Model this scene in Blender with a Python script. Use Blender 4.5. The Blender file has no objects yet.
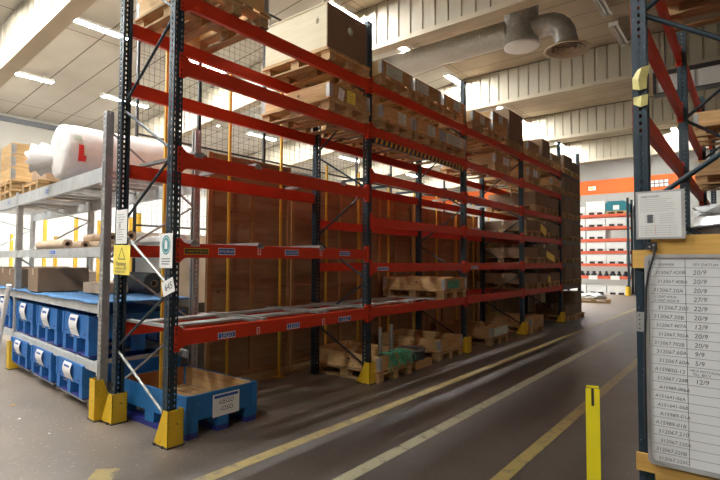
import bpy, math, random
from mathutils import Vector, Matrix
random.seed(7)
sc = bpy.context.scene
COL = sc.collection
PI = math.pi

# ------------------------------------------------------------------ materials
MAT = {}
def new_mat(name):
    m = bpy.data.materials.new(name); m.use_nodes = True
    nt = m.node_tree; b = nt.nodes['Principled BSDF']
    MAT[name] = m
    return m, nt, b
def mix_rgb(nt, fac, a, b, mode='MIX'):
    n = nt.nodes.new('ShaderNodeMix'); n.data_type = 'RGBA'; n.blend_type = mode
    for sock, v in ((n.inputs[0], fac), (n.inputs[6], a), (n.inputs[7], b)):
        if hasattr(v, 'links') or isinstance(v, bpy.types.NodeSocket): nt.links.new(v, sock)
        elif isinstance(v, (int, float)): sock.default_value = v
        else: sock.default_value = (*v, 1)
    return n.outputs[2]
def noise(nt, scale, detail=4, rough=.55, stretch=None, coord='Object'):
    tc = nt.nodes.new('ShaderNodeTexCoord'); out = tc.outputs[coord]
    if stretch:
        mp = nt.nodes.new('ShaderNodeMapping'); mp.inputs['Scale'].default_value = stretch
        nt.links.new(out, mp.inputs['Vector']); out = mp.outputs[0]
    n = nt.nodes.new('ShaderNodeTexNoise'); n.inputs['Scale'].default_value = scale
    n.inputs['Detail'].default_value = detail; n.inputs['Roughness'].default_value = rough
    nt.links.new(out, n.inputs['Vector'])
    return n.outputs['Fac']
def ramp(nt, fac, p0, p1, c0=(0, 0, 0), c1=(1, 1, 1)):
    r = nt.nodes.new('ShaderNodeValToRGB')
    r.color_ramp.elements[0].position = p0; r.color_ramp.elements[1].position = p1
    r.color_ramp.elements[0].color = (*c0, 1); r.color_ramp.elements[1].color = (*c1, 1)
    nt.links.new(fac, r.inputs[0]); return r.outputs[0]
def bump(nt, b, h, strength=.2, dist=.01):
    n = nt.nodes.new('ShaderNodeBump'); n.inputs['Strength'].default_value = strength
    n.inputs['Distance'].default_value = dist
    nt.links.new(h, n.inputs['Height']); nt.links.new(n.outputs[0], b.inputs['Normal'])
def paint(name, col, rough=.5, metal=0., dark=.75, scale=6, bmp=.05, scuff=None, spec=.5):
    m, nt, b = new_mat(name)
    f = noise(nt, scale)
    c = mix_rgb(nt, ramp(nt, f, .35, .7), tuple(x*dark for x in col), col)
    if scuff:
        g = noise(nt, 45, 3)
        c = mix_rgb(nt, ramp(nt, g, .66, .70), c, scuff)
    nt.links.new(c, b.inputs['Base Color'])
    b.inputs['Roughness'].default_value = rough; b.inputs['Metallic'].default_value = metal
    b.inputs['Specular IOR Level'].default_value = spec
    if bmp: bump(nt, b, noise(nt, 60, 2), bmp)
    return m
def wood(name, c1, c2, axis=0, scale=1.0):
    m, nt, b = new_mat(name)
    st = [14, 14, 14]; st[axis] = 1.2
    f = noise(nt, 2.2*scale, 5, .6, tuple(st))
    c = mix_rgb(nt, ramp(nt, f, .3, .72), c1, c2)
    k = noise(nt, 7, 2)
    c = mix_rgb(nt, ramp(nt, k, .72, .76), c, tuple(x*.35 for x in c1))
    oi = nt.nodes.new('ShaderNodeObjectInfo')
    mr = nt.nodes.new('ShaderNodeMapRange'); mr.inputs[3].default_value = .7; mr.inputs[4].default_value = 1.15
    nt.links.new(oi.outputs['Random'], mr.inputs[0])
    hsv = nt.nodes.new('ShaderNodeHueSaturation'); nt.links.new(mr.outputs[0], hsv.inputs['Value'])
    nt.links.new(c, hsv.inputs['Color']); nt.links.new(hsv.outputs[0], b.inputs['Base Color'])
    b.inputs['Roughness'].default_value = .75
    bump(nt, b, f, .15, .004)
    return m

paint('upright_blue', (.019, .040, .056), .45, .2, .7, 5, .04, (.10, .12, .13))
paint('frame_blue', (.014, .036, .056), .45, .1, .75, 5, .04, (.12, .16, .2))
paint('beam_red', (.66, .045, .012), .45, 0, .86, 3, .03, (.34, .05, .02), .3)
paint('far_red', (.78, .13, .06), .45, 0, .85)
paint('beam_brown', (.13, .085, .07), .5, .1)
paint('galvanised', (.50, .50, .49), .42, .55, .72, 9, .05)
paint('grey_paint', (.56, .57, .56), .5, .1, .8, 7, .04, (.35, .34, .32))
paint('steel', (.62, .62, .61), .3, .9, .8, 5, .03)
paint('dark_steel', (.07, .07, .075), .45, .5)
paint('guard_yellow', (.80, .50, .02), .5, 0, .85, 4, .05, (.16, .10, .03))
paint('post_yellow', (.80, .48, .05), .5, 0, .85)
paint('bollard_yellow', (.95, .80, .02), .4, 0, .93)
paint('bin_blue', (.020, .165, .50), .55, 0, .85, 5, .06, (.03, .10, .24))
paint('box_blue', (.015, .16, .42), .55, 0, .8, 5, .08, (.03, .06, .12))
paint('dark_blue', (.03, .04, .25), .5, 0, .8)
paint('mat_blue', (.10, .26, .52), .9, 0, .7, 14, .5)
paint('paper', (.86, .86, .84), .7, 0, .96, 3, 0)
paint('paper_yellow', (.92, .75, .12), .6, 0, .95, 3, 0)
paint('tape_yellow', (.85, .75, .28), .45, 0, .75, 14, .4)
paint('paper_green', (.62, .72, .60), .7, 0, .92, 3, 0)
paint('sticker_blue', (.02, .09, .42), .4, 0, .95, 3, 0)
paint('ink', (.03, .03, .035), .6, 0, 1, 3, 0)
paint('ink_grey', (.12, .12, .14), .6, 0, 1, 3, 0)
paint('ink_blue', (.03, .16, .62), .6, 0, 1, 3, 0)
paint('teal', (.015, .21, .26), .6, 0, .9)
paint('sign_teal', (.06, .28, .34), .6, 0, .95, 3, 0)
paint('red_ink', (.75, .04, .04), .6, 0, .95, 3, 0)
paint('white_plastic', (.85, .85, .83), .45, 0, .95)
paint('wrap_white', (.88, .83, .80), .4, 0, .9, 10, .3)
paint('clear_wrap', (.75, .76, .76), .25, 0, .8, 14, .5)
paint('black_foam', (.035, .037, .04), .85, 0, .7, 30, .2)
paint('kraft', (.46, .31, .20), .8, 0, .88, 3, .04)
paint('cardboard', (.25, .165, .10), .85, 0, .88, 3, .05)
paint('light_card', (.64, .47, .32), .8, 0, .9, 3, .04)
paint('rubber', (.05, .05, .05), .7)
paint('wheel_grey', (.6, .58, .54), .5)
paint('net_green', (.10, .42, .24), .7, 0, .7, 20, .2)
paint('orange_band', (.85, .15, .015), .6, 0, .93, 1)
paint('tile_grey', (.52, .52, .50), .6)
paint('diffuser_beige', (.55, .45, .32), .5)
paint('whiteboard', (.80, .81, .82), .25, 0, .97, 3, 0)
paint('board_rim', (.55, .54, .53), .4, .3)
paint('strip_ochre', (.70, .42, .06), .6)
paint('dark_blue_cloth', (.02, .05, .12), .8)
paint('wall_paint', (.78, .76, .70), .8, 0, .95, .6, .03)
paint('beam_cladding', (.40, .355, .265), .55, 0, .93, .7, .0)
paint('clad_gap', (.02, .018, .015), .8)
paint('wall_white', (.46, .45, .42), .8, 0, .93, .6, .03)
paint('wall_far_grey', (.40, .39, .36), .8, 0, .93, .6, .03)
paint('wall_beige', (.30, .28, .24), .8, 0, .93, .6, .03)
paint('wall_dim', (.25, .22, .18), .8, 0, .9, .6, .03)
paint('soffit', (.46, .39, .28), .7, 0, .9, 1.5)
wood('pallet_wood', (.34, .20, .085), (.62, .42, .20), 0)
wood('collar_wood', (.50, .30, .12), (.78, .52, .25), 0)
wood('collar_wood_cross', (.42, .24, .09), (.68, .43, .18), 1)
wood('fresh_wood', (.62, .40, .17), (.86, .64, .34), 0)
wood('plank_ochre', (.62, .34, .07), (.80, .50, .14), 0)
wood('pale_ply', (.80, .70, .46), (.90, .82, .60), 0, .5)
wood('partition_ply', (.24, .145, .07), (.40, .265, .14), 1, .6)
wood('batten_wood', (.36, .20, .08), (.55, .32, .14), 2)
wood('rust_inner', (.30, .10, .03), (.46, .19, .06), 0)

# spiral duct
m, nt, b = new_mat('spiral_duct')
tc = nt.nodes.new('ShaderNodeTexCoord'); w = nt.nodes.new('ShaderNodeTexWave')
w.bands_direction = 'X'; w.inputs['Scale'].default_value = 5.2; w.inputs['Distortion'].default_value = 0
nt.links.new(tc.outputs['Object'], w.inputs['Vector'])
b.inputs['Base Color'].default_value = (.44, .41, .36, 1); b.inputs['Metallic'].default_value = .85
b.inputs['Roughness'].default_value = .35
bump(nt, b, w.outputs['Fac'], .8, .02)

# floor : worn painted concrete
m, nt, b = new_mat('concrete_floor')
f1 = noise(nt, .45, 6, .6); f2 = noise(nt, 3.0, 8, .65); f3 = noise(nt, 28, 3, .6)
c = mix_rgb(nt, ramp(nt, f1, .32, .68), (.064, .052, .042), (.118, .097, .079))
c = mix_rgb(nt, ramp(nt, f2, .30, .75), (.055, .045, .037), c)
c = mix_rgb(nt, ramp(nt, f3, .62, .72), c, (.18, .15, .12))
st = noise(nt, 1.6, 5, .7, (1, .12, 1))
c = mix_rgb(nt, ramp(nt, st, .60, .80), c, (.085, .072, .062))
# lamplight painted into the colour: concrete left of the aisle lightened, aisle kept dark
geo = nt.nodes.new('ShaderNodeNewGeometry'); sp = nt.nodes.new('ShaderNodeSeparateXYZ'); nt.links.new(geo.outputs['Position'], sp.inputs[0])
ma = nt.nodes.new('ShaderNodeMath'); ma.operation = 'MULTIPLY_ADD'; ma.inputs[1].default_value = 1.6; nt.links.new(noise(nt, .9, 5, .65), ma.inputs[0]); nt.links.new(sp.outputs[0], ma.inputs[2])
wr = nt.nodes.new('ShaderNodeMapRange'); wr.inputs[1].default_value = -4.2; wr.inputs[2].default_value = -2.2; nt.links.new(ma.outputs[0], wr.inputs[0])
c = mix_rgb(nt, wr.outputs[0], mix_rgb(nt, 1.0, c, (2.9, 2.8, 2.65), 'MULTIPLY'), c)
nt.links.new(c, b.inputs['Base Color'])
r_ = nt.nodes.new('ShaderNodeMapRange'); r_.inputs[3].default_value = .30; r_.inputs[4].default_value = .6
nt.links.new(f2, r_.inputs[0]); nt.links.new(r_.outputs[0], b.inputs['Roughness'])
b.inputs['Specular IOR Level'].default_value = .5
bump(nt, b, f3, .08, .004)

def worn_line(name, col, lo=.42, hi=.52):
    m, nt, b = new_mat(name)
    f = noise(nt, 9, 6, .7)
    c = mix_rgb(nt, ramp(nt, f, lo, hi), (.12, .10, .08), col)
    nt.links.new(c, b.inputs['Base Color']); b.inputs['Roughness'].default_value = .5
worn_line('line_yellow', (.30, .225, .075), .32, .50)
worn_line('line_pale', (.31, .285, .18), .32, .48)
worn_line('line_white', (.40, .37, .33), .36, .52)

# ceiling : concrete roof slabs with a dark joint every 0.86 m
def joint(nt, sock, period, width, off=0):
    a = nt.nodes.new('ShaderNodeMath'); a.operation = 'MULTIPLY_ADD'; a.inputs[1].default_value = 1/period; a.inputs[2].default_value = 40+off
    nt.links.new(sock, a.inputs[0])
    fr = nt.nodes.new('ShaderNodeMath'); fr.operation = 'FRACT'; nt.links.new(a.outputs[0], fr.inputs[0])
    lt = nt.nodes.new('ShaderNodeMath'); lt.operation = 'LESS_THAN'; lt.inputs[1].default_value = width/period
    nt.links.new(fr.outputs[0], lt.inputs[0]); return lt.outputs[0]
for nm, ca, cb in (('roof_slabs', (.33, .26, .18), (.44, .355, .25)), ('roof_slabs_pale', (.47, .44, .385), (.56, .53, .47))):
    m, nt, b = new_mat(nm)
    geo = nt.nodes.new('ShaderNodeNewGeometry'); sp = nt.nodes.new('ShaderNodeSeparateXYZ')
    nt.links.new(geo.outputs['Position'], sp.inputs[0])
    j1 = joint(nt, sp.outputs[1], .86, .035); j2 = joint(nt, sp.outputs[0], 6.0, .03, .3)
    mx = nt.nodes.new('ShaderNodeMath'); mx.operation = 'MAXIMUM'; nt.links.new(j1, mx.inputs[0]); nt.links.new(j2, mx.inputs[1])
    c = mix_rgb(nt, ramp(nt, noise(nt, .8, 5), .3, .7), ca, cb)
    c = mix_rgb(nt, mx.outputs[0], c, (.16, .13, .10))
    nt.links.new(c, b.inputs['Base Color']); b.inputs['Roughness'].default_value = .8

def emit(name, col, s):
    m, nt, b = new_mat(name)
    b.inputs['Base Color'].default_value = (*col, 1)
    b.inputs['Emission Color'].default_value = (*col, 1); b.inputs['Emission Strength'].default_value = s
TUBE_S = 430
emit('tube_lit', (.95, .97, .96), TUBE_S); emit('tube_soft', (.98, .96, .90), TUBE_S*1.35)

# ------------------------------------------------------------------ mesh builder
_font = {}
def glyph_mesh(text):
    if text not in _font:
        cu = bpy.data.curves.new('lettering', 'FONT'); cu.body = text; cu.size = 1.0; cu.fill_mode = 'FRONT'
        cu.resolution_u = 2
        o = bpy.data.objects.new('lettering', cu); COL.objects.link(o)
        dg = bpy.context.evaluated_depsgraph_get()
        me = bpy.data.meshes.new_from_object(o.evaluated_get(dg))
        vs = [tuple(v.co) for v in me.vertices]; fs = [tuple(p.vertices) for p in me.polygons]
        bpy.data.objects.remove(o); bpy.data.curves.remove(cu); bpy.data.meshes.remove(me)
        _font[text] = (vs, fs)
    return _font[text]

class MB:
    def __init__(s): s.v = []; s.f = []; s.m = []; s.mats = []; s.sm = []
    def mi(s, mat):
        if mat not in s.mats: s.mats.append(mat)
        return s.mats.index(mat)
    def add(s, vs, fs, mat, smooth=False):
        k = len(s.v); i = s.mi(mat)
        s.v += [tuple(v) for v in vs]
        for f in fs: s.f.append(tuple(k+a for a in f)); s.m.append(i); s.sm.append(smooth)
        return s
    def box(s, x0, x1, y0, y1, z0, z1, mat, mtx=None):
        vs = [Vector((x, y, z)) for x in (x0, x1) for y in (y0, y1) for z in (z0, z1)]
        if mtx is not None: vs = [mtx @ v for v in vs]
        return s.add(vs, [(0, 1, 3, 2), (4, 6, 7, 5), (0, 4, 5, 1), (2, 3, 7, 6), (0, 2, 6, 4), (1, 5, 7, 3)], mat)
    def prism(s, prof, axis, a, b, mat, smooth=False):
        # prof in the other two axes (cyclic order), extruded along axis from a to b
        def P(p, t):
            return {0: (t, p[0], p[1]), 1: (p[0], t, p[1]), 2: (p[0], p[1], t)}[axis]
        n = len(prof)
        vs = [P(p, a) for p in prof]+[P(p, b) for p in prof]
        fs = [tuple(range(n))[::-1], tuple(range(n, 2*n))]
        fs += [(i, (i+1) % n, n+(i+1) % n, n+i) for i in range(n)]
        return s.add(vs, fs, mat, smooth)
    def tube(s, p0, p1, r, mat, n=10, r1=None, caps=True):
        p0 = Vector(p0); p1 = Vector(p1); d = (p1-p0).normalized()
        a = d.orthogonal().normalized(); b_ = d.cross(a)
        r1 = r if r1 is None else r1
        vs = [p0+(a*math.cos(t)+b_*math.sin(t))*r for t in [2*PI*i/n for i in range(n)]]
        vs += [p1+(a*math.cos(t)+b_*math.sin(t))*r1 for t in [2*PI*i/n for i in range(n)]]
        s.add(vs, [(i, (i+1) % n, n+(i+1) % n, n+i) for i in range(n)], mat, True)
        if caps: s.add(vs, [tuple(range(n))[::-1], tuple(range(n, 2*n))], mat)
        return s
    def ring(s, p0, p1, ro, ri, mat, n=24, matin=None):
        # hollow tube with thickness
        p0 = Vector(p0); p1 = Vector(p1); d = (p1-p0).normalized()
        a = d.orthogonal().normalized(); b_ = d.cross(a)
        def c(p, r): return [p+(a*math.cos(t)+b_*math.sin(t))*r for t in [2*PI*i/n for i in range(n)]]
        vs = c(p0, ro)+c(p1, ro)+c(p0, ri)+c(p1, ri)
        j = [(i, (i+1) % n) for i in range(n)]
        s.add(vs, [(i, k, n+k, n+i) for i, k in j], mat, True)
        s.add(vs, [(2*n+k, 2*n+i, 3*n+i, 3*n+k) for i, k in j], matin or mat, True)
        s.add(vs, [(k, i, 2*n+i, 2*n+k) for i, k in j]+[(n+i, n+k, 3*n+k, 3*n+i) for i, k in j], mat)
        return s
    def lathe(s, prof, mat, c=(0, 0, 0), n=28, mtx=None):
        vs = []; m_ = mtx or Matrix()
        for r, z in prof:
            for i in range(n):
                t = 2*PI*i/n
                vs.append(m_ @ Vector((r*math.cos(t), r*math.sin(t), z))+Vector(c))
        fs = [(k*n+i, k*n+(i+1) % n, (k+1)*n+(i+1) % n, (k+1)*n+i) for k in range(len(prof)-1) for i in range(n)]
        return s.add(vs, fs, mat, True)
    def text(s, txt, size, org, xd, yd, mat, lift=.0015):
        vs, fs = glyph_mesh(txt)
        xd = Vector(xd).normalized(); yd = Vector(yd).normalized(); n = xd.cross(yd); org = Vector(org)+n*lift
        return s.add([org+xd*(v[0]*size)+yd*(v[1]*size) for v in vs], fs, mat)
    def plate(s, org, xd, yd, w, h, t, mat):
        # a thin plate, org = lower left corner of its back, thickness t along the normal
        xd = Vector(xd).normalized(); yd = Vector(yd).normalized(); n = xd.cross(yd); o = Vector(org)
        vs = [o+xd*(w*a)+yd*(h*b_)+n*(t*c) for a in (0, 1) for b_ in (0, 1) for c in (0, 1)]
        return s.add(vs, [(0, 1, 3, 2), (4, 6, 7, 5), (0, 4, 5, 1), (2, 3, 7, 6), (0, 2, 6, 4), (1, 5, 7, 3)], mat)
    def mesh(s, name):
        me = bpy.data.meshes.new(name)
        me.from_pydata(s.v, [], s.f)
        for mt in s.mats: me.materials.append(MAT[mt])
        me.polygons.foreach_set('material_index', s.m)
        me.polygons.foreach_set('use_smooth', s.sm)
        me.update(); return me
    def build(s, name, parent=None, **kw):
        o = bpy.data.objects.new(name, s.mesh(name)); COL.objects.link(o)
        if parent is not None: o.parent = parent
        for k, v in kw.items(): o[k] = v
        return o

def fix_normals(me):
    import bmesh
    b = bmesh.new(); b.from_mesh(me); bmesh.ops.recalc_face_normals(b, faces=b.faces); b.to_mesh(me); b.free()

def thing(name, label, cat, loc=(0, 0, 0), rz=0, group=None):
    o = bpy.data.objects.new(name, None); o.empty_display_size = .1; COL.objects.link(o)
    o.location = loc; o.rotation_euler = (0, 0, rz)
    o['label'] = label; o['category'] = cat
    if group: o['group'] = group
    return o
def solo(mb, name, label, cat, loc=(0, 0, 0), rz=0, group=None):
    o = mb.build(name); o.location = loc; o.rotation_euler = (0, 0, rz)
    o['label'] = label; o['category'] = cat
    if group: o['group'] = group
    return o
def copy_tree(o, parent=None):
    c = o.copy(); COL.objects.link(c)
    if parent is not None: c.parent = parent
    for ch in o.children: copy_tree(ch, c)
    return c
def struct(mb, name):
    return mb.build(name, kind='structure')

# ------------------------------------------------------------------ setting
CZ = 8.15
def roof_z(x): return CZ if x > -8 else CZ-.1*(-8-x)
XL, XR, YN, YF = -21.0, 7.5, -12.0, 34.5
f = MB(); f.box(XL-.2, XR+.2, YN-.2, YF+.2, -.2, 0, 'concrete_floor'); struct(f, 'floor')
c = MB(); c.box(-8, XR+.2, YN-.2, YF+.2, CZ, CZ+.25, 'roof_slabs'); struct(c, 'ceiling')
c = MB(); c.prism([(-8, CZ+.25), (XL-.2, roof_z(XL-.2)+.25), (XL-.2, roof_z(XL-.2)), (-8, CZ)], 1, YN-.2, YF+.2, 'roof_slabs_pale'); struct(c, 'ceiling')
w = MB(); w.box(XL-.2, XL, YN-.2, YF+.2, 0, 4.7, 'wall_white'); w.box(XL-.2, XL, YN-.2, YF+.2, 4.7, roof_z(XL), 'wall_beige'); w.box(XL, XL+.06, YN, YF, roof_z(XL)-.30, roof_z(XL)-.12, 'dark_steel'); struct(w, 'wall_left')
w = MB(); w.box(XR, XR+.2, YN-.2, YF+.2, 0, CZ, 'wall_dim'); struct(w, 'wall_right')
w = MB(); w.box(XL, XR, YN-.2, YN, 0, CZ, 'wall_dim'); struct(w, 'wall_near')
w = MB(); w.box(XL, XR, YF, YF+.2, 0, CZ, 'wall_far_grey'); w.box(XL, XR, YF-.03, YF, 5.95, 6.86, 'orange_band'); struct(w, 'wall_far')

# clad downstand roof beams
for i, y in enumerate((4.08, 10.04, 16.2, 22.4, 28.4)):
    b_ = MB()
    th = .30
    for (xa, xb) in ((XL, -8.0), (-8.0, XR)):
        za, zb = roof_z(xa), roof_z(xb)
        D = 1.17
        # soffit + core
        vs = [(xa, y, za-D), (xb, y, zb-D), (xb, y+th, zb-D), (xa, y+th, za-D), (xa, y, za), (xb, y, zb), (xb, y+th, zb), (xa, y+th, za)]
        b_.add(vs, [(0, 3, 2, 1), (2, 3, 7, 6), (0, 4, 7, 3), (1, 2, 6, 5)], 'soffit')
        b_.add(vs, [(0, 1, 5, 4)], 'clad_gap')  # black face painted in for the shadow gap behind the cladding
        b_.add([(xa, y-.06, za-D-.02), (xb, y-.06, zb-D-.02), (xb, y-.06, zb-D+.10), (xa, y-.06, za-D+.10), (xa, y+.02, za-D-.02), (xb, y+.02, zb-D-.02), (xb, y+.02, zb-D+.10), (xa, y+.02, za-D+.10)],
               [(0, 1, 2, 3), (0, 4, 5, 1), (3, 2, 6, 7), (0, 3, 7, 4), (1, 5, 6, 2)], 'soffit')
        # trapezoid cladding sheet
        pts = []; x = xa; p = .34
        while x < xb-1e-6:
            for dx, dy in ((0, -.030), (.27, -.030), (.285, -.006), (.325, -.006)):
                if x+dx < xb: pts.append((x+dx, y+dy))
            x += p
        pts.append((xb, y-.005))
        vs = []
        for (px, py) in pts:
            z = roof_z(px); vs += [(px, py-.008, z-D+.05), (px, py-.008, z-.03)]
        b_.add(vs, [(2*k, 2*k+2, 2*k+3, 2*k+1) for k in range(len(pts)-1)], 'beam_cladding')
    o = b_.build('trim_%d' % (i+1), kind='structure')

# ------------------------------------------------------------------ floor markings
def strip(pts, mat, label, name='floor_line'):
    m_ = MB()
    m_.add([(x, y, .004) for x, y in pts]+[(x, y, 0) for x, y in pts], [tuple(range(len(pts)))], mat)
    return solo(m_, name, label, 'floor marking')
strip([(-3.20, .9), (-3.08, .9), (-3.08, 26), (-3.20, 26)], 'line_yellow', 'ochre floor line running close along the foot of the long red rack')
strip([(-2.42, .8), (-2.30, .8), (-2.30, 12.6), (-2.42, 12.6)], 'line_pale', 'pale yellow line painted along the middle of the aisle floor')
strip([(-1.53, .8), (-1.42, .8), (-1.42, 9.5), (-1.53, 9.5)], 'line_yellow', 'worn ochre floor line passing behind the yellow bollard')
strip([(-3.93, 1.78), (-3.80, 1.90), (-3.60, 1.72), (-3.72, 1.60)], 'line_yellow', 'short piece of yellow tape alone on the concrete before the rack end')

# ------------------------------------------------------------------ racking pieces
def upright_mb(H, W=.09, D=.075, mat='upright_blue', pitch=.05, holes=True):
    """omega post: face at x=0 looking +X, depth towards -X, centred on y=0"""
    m_ = MB(); t = .003
    def sheet(org, ud, cols, hcols, hz, off):
        # perforated strip: cols = list of u breakpoints, hcols = indexes with holes
        o = Vector(org); ud = Vector(ud); n = int(H/pitch)
        z = 0; rows = [0]
        for k in range(n):
            a = k*pitch+off
            rows += [a, a+hz]
        rows.append(H)
        vs = []; nc = len(cols)
        for z in rows:
            for u in cols: vs.append(o+ud*u+Vector((0, 0, z)))
        fs = []
        for r in range(len(rows)-1):
            hole = r % 2 == 1
            if not hole:
                fs.append((r*nc, r*nc+nc-1, (r+1)*nc+nc-1, (r+1)*nc))
            else:
                for q in range(nc-1):
                    if q in hcols: continue
                    fs.append((r*nc+q, r*nc+q+1, (r+1)*nc+q+1, (r+1)*nc+q))
        m_.add(vs, fs, mat)
    if holes:
        sheet((0, -W/2, 0), (0, 1, 0), [0, .014, .028, W-.028, W-.014, W], (1, 3), .026, .012)
        sheet((-D, -W/2, 0), (1, 0, 0), [0, .030, .046, D], (1,), .024, .013)
        sheet((-D, W/2, 0), (1, 0, 0), [0, .030, .046, D], (1,), .024, .013)
    else:
        m_.box(-.004, 0, -W/2, W/2, 0, H, mat)
        m_.box(-D, 0, -W/2, -W/2+.004, 0, H, mat); m_.box(-D, 0, W/2-.004, W/2, 0, H, mat)
    for sgn in (-1, 1):
        m_.box(-D-.003, -D, min(sgn*W/2, sgn*(W/2-.024)), max(sgn*W/2, sgn*(W/2-.024)), 0, H, mat)
    m_.box(-D-.02, .02, -W/2-.02, W/2+.02, 0, .008, mat)
    return m_
def beam_mb(y0, y1, z_top, h=.125, t=.05, face=0, mat='beam_red', sgn=1, conn=True):
    """beam along Y between upright centres y0..y1; face = x of its outward face; sgn=+1 faces +X"""
    m_ = MB(); a, b_ = y0+.046, y1-.046
    xi = face-sgn*t
    m_.box(min(xi, face), max(xi, face), a, b_, z_top-h, z_top, mat)
    # shallow lip
    m_.box(min(xi, face-sgn*.012), max(xi, face-sgn*.012), a, b_, z_top-.002, z_top+.006, mat)
    if conn:
        for e, s_ in ((y0, 1), (y1, -1)):
            fx = face+sgn*.002
            y_a, y_b = sorted((e+s_*.004, e+s_*.052))
            m_.box(min(fx, fx+sgn*.006), max(fx, fx+sgn*.006), y_a, y_b, z_top-h-.045, z_top+.05, mat)
            y_c, y_d = sorted((e+s_*.046, e+s_*.054))
            m_.box(min(xi, fx), max(xi, fx), y_c, y_d, z_top-h-.045, z_top+.05, mat)
            for zz in (z_top+.02, z_top-.02, z_top-h+.02, z_top-h-.022):
                m_.box(min(fx+sgn*.0062, fx+sgn*.009), max(fx+sgn*.0062, fx+sgn*.009), e+s_*.02-.006, e+s_*.02+.006, zz-.010, zz+.010, 'clad_gap')
            # gusset
            pr = [(e+s_*.05, z_top+.05), (e+s_*.05, z_top), (e+s_*.13, z_top), (e+s_*.09, z_top+.015), (e+s_*.065, z_top+.035)]
            m_.prism([(p[0], p[1]) for p in pr], 0, face-sgn*.008, face, mat)
            pr = [(e+s_*.05, z_top-h-.045), (e+s_*.05, z_top-h), (e+s_*.13, z_top-h), (e+s_*.09, z_top-h-.012), (e+s_*.065, z_top-h-.03)]
            m_.prism([(p[0], p[1]) for p in pr], 0, face-sgn*.008, face, mat)
    return m_

# ---- main red rack
XF, XB = -3.94, -4.94          # aisle face, back face
Y = [2.405+2.8*j for j in range(5)]+[15.43]
rack = thing('pallet_rack', 'long red and dark blue pallet rack running down the side of the aisle', 'pallet rack', (XF, Y[0], 0))
def L(x, y, z=0): return (x-XF, y-Y[0], z)
up_mesh = upright_mb(4.78).mesh('upright')
fix_normals(up_mesh)
for j, y in enumerate(Y):
    for side in (0, 1):
        o = bpy.data.objects.new('upright', up_mesh); COL.objects.link(o); o.parent = rack
        if side == 0: o.location = L(XF, y)
        else: o.location = L(XB, y); o.rotation_euler = (0, 0, PI)
    nodes = [('b', 4.5), ('f', 3.80), ('b', 3.10), ('f', 2.53), ('b', 1.90), ('f', 1.33), ('b', .72), ('f', .20)]
    for (s0, z0), (s1, z1) in zip(nodes[:-1], nodes[1:]):
        xa = XF-.05 if s0 == 'f' else XB+.05
        xb = XF-.05 if s1 == 'f' else XB+.05
        m_ = MB(); bare = (j == 0 and z0 in (1.90, .72))
        m_.tube(L(xa, y-.012, z0-.02), L(xb, y-.012, z1+.02), .013, 'galvanised' if bare else 'upright_blue')
        o = m_.build('brace', rack)
        if bare: o['label'] = 'bare steel brace'
LV = {'bay1': [(.964, .13), (1.726, .115), (2.535, .13), (3.375, .13), (3.982, .13)],
      'bay': [(.964, .12), (1.547, .115), (2.163, .115), (2.762, .12), (3.375, .12), (3.982, .12)]}
for j in range(5):
    lv = LV['bay1'] if j == 0 else LV['bay']
    mt = 'beam_brown' if j == 4 else 'beam_red'
    for z, h in lv:
        m_ = beam_mb(Y[j]-Y[0], Y[j+1]-Y[0], z, h, .05, .002, mt); fix = m_.build('beam', rack)
        if j == 4: fix['label'] = 'dull brown beam'
        m_ = beam_mb(Y[j]-Y[0], Y[j+1]-Y[0], z, h, .05, XB-XF-.002, mt, -1, False)
        o = m_.build('beam', rack)
        if j == 4: o['label'] = 'dull brown beam'

# stickers and lettering on the front beams
def sticker(ya, yb, za, zb, mat, txt=None, rim='paper', col='paper'):
    m_ = MB()
    x = .004
    m_.plate(L(XF+x, ya, za), (0, 1, 0), (0, 0, 1), yb-ya, zb-za, .001, rim)
    m_.plate(L(XF+x+.001, ya+.006, za+.006), (0, 1, 0), (0, 0, 1), yb-ya-.012, zb-za-.012, .001, mat)
    if txt:
        vs, _ = glyph_mesh(txt); wd = max(v[0] for v in vs)
        s_ = min((yb-ya-.03)/wd, (zb-za)*.95)
        m_.text(txt, s_, L(XF+x+.002, (ya+yb)/2-wd*s_/2, (za+zb)/2-.34*s_), (0, 1, 0), (0, 0, 1), col)
    return m_.build('sticker', rack)
sticker(2.86, 3.06, .845, .905, 'sticker_blue', 'LEGO').__setitem__('label', 'blue sticker with white lettering')
sticker(3.74, 3.93, .845, .905, 'sticker_blue', 'LEGO').__setitem__('label', 'blue sticker with white lettering')
sticker(4.59, 4.82, .845, .905, 'sticker_blue', 'LEGO').__setitem__('label', 'blue sticker with white lettering')
sticker(3.325, 3.365, .84, .91, 'red_ink', '1'); sticker(4.30, 4.34, .84, .91, 'red_ink', '1')
sticker(2.49, 2.745, 1.635, 1.69, 'ink', 'LASERSORTERADE', 'guard_yellow', 'guard_yellow').__setitem__('label', 'black sticker with yellow lettering')
sticker(2.85, 3.04, 1.635, 1.70, 'sticker_blue', 'HYLLPLAN')
sticker(3.70, 3.90, 1.640, 1.70, 'sticker_blue', 'HYLLPLAN'); sticker(4.60, 4.80, 1.645, 1.70, 'sticker_blue', 'HYLLPLAN')
sticker(3.325, 3.365, 1.64, 1.71, 'red_ink', '1'); sticker(4.25, 4.29, 1.64, 1.71, 'red_ink', '1')
sticker(5.38, 5.64, 1.455, 1.505, 'sticker_blue', 'HYLLPLAN'); sticker(8.2, 8.5, 1.455, 1.505, 'sticker_blue', 'HYLLPLAN')
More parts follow.
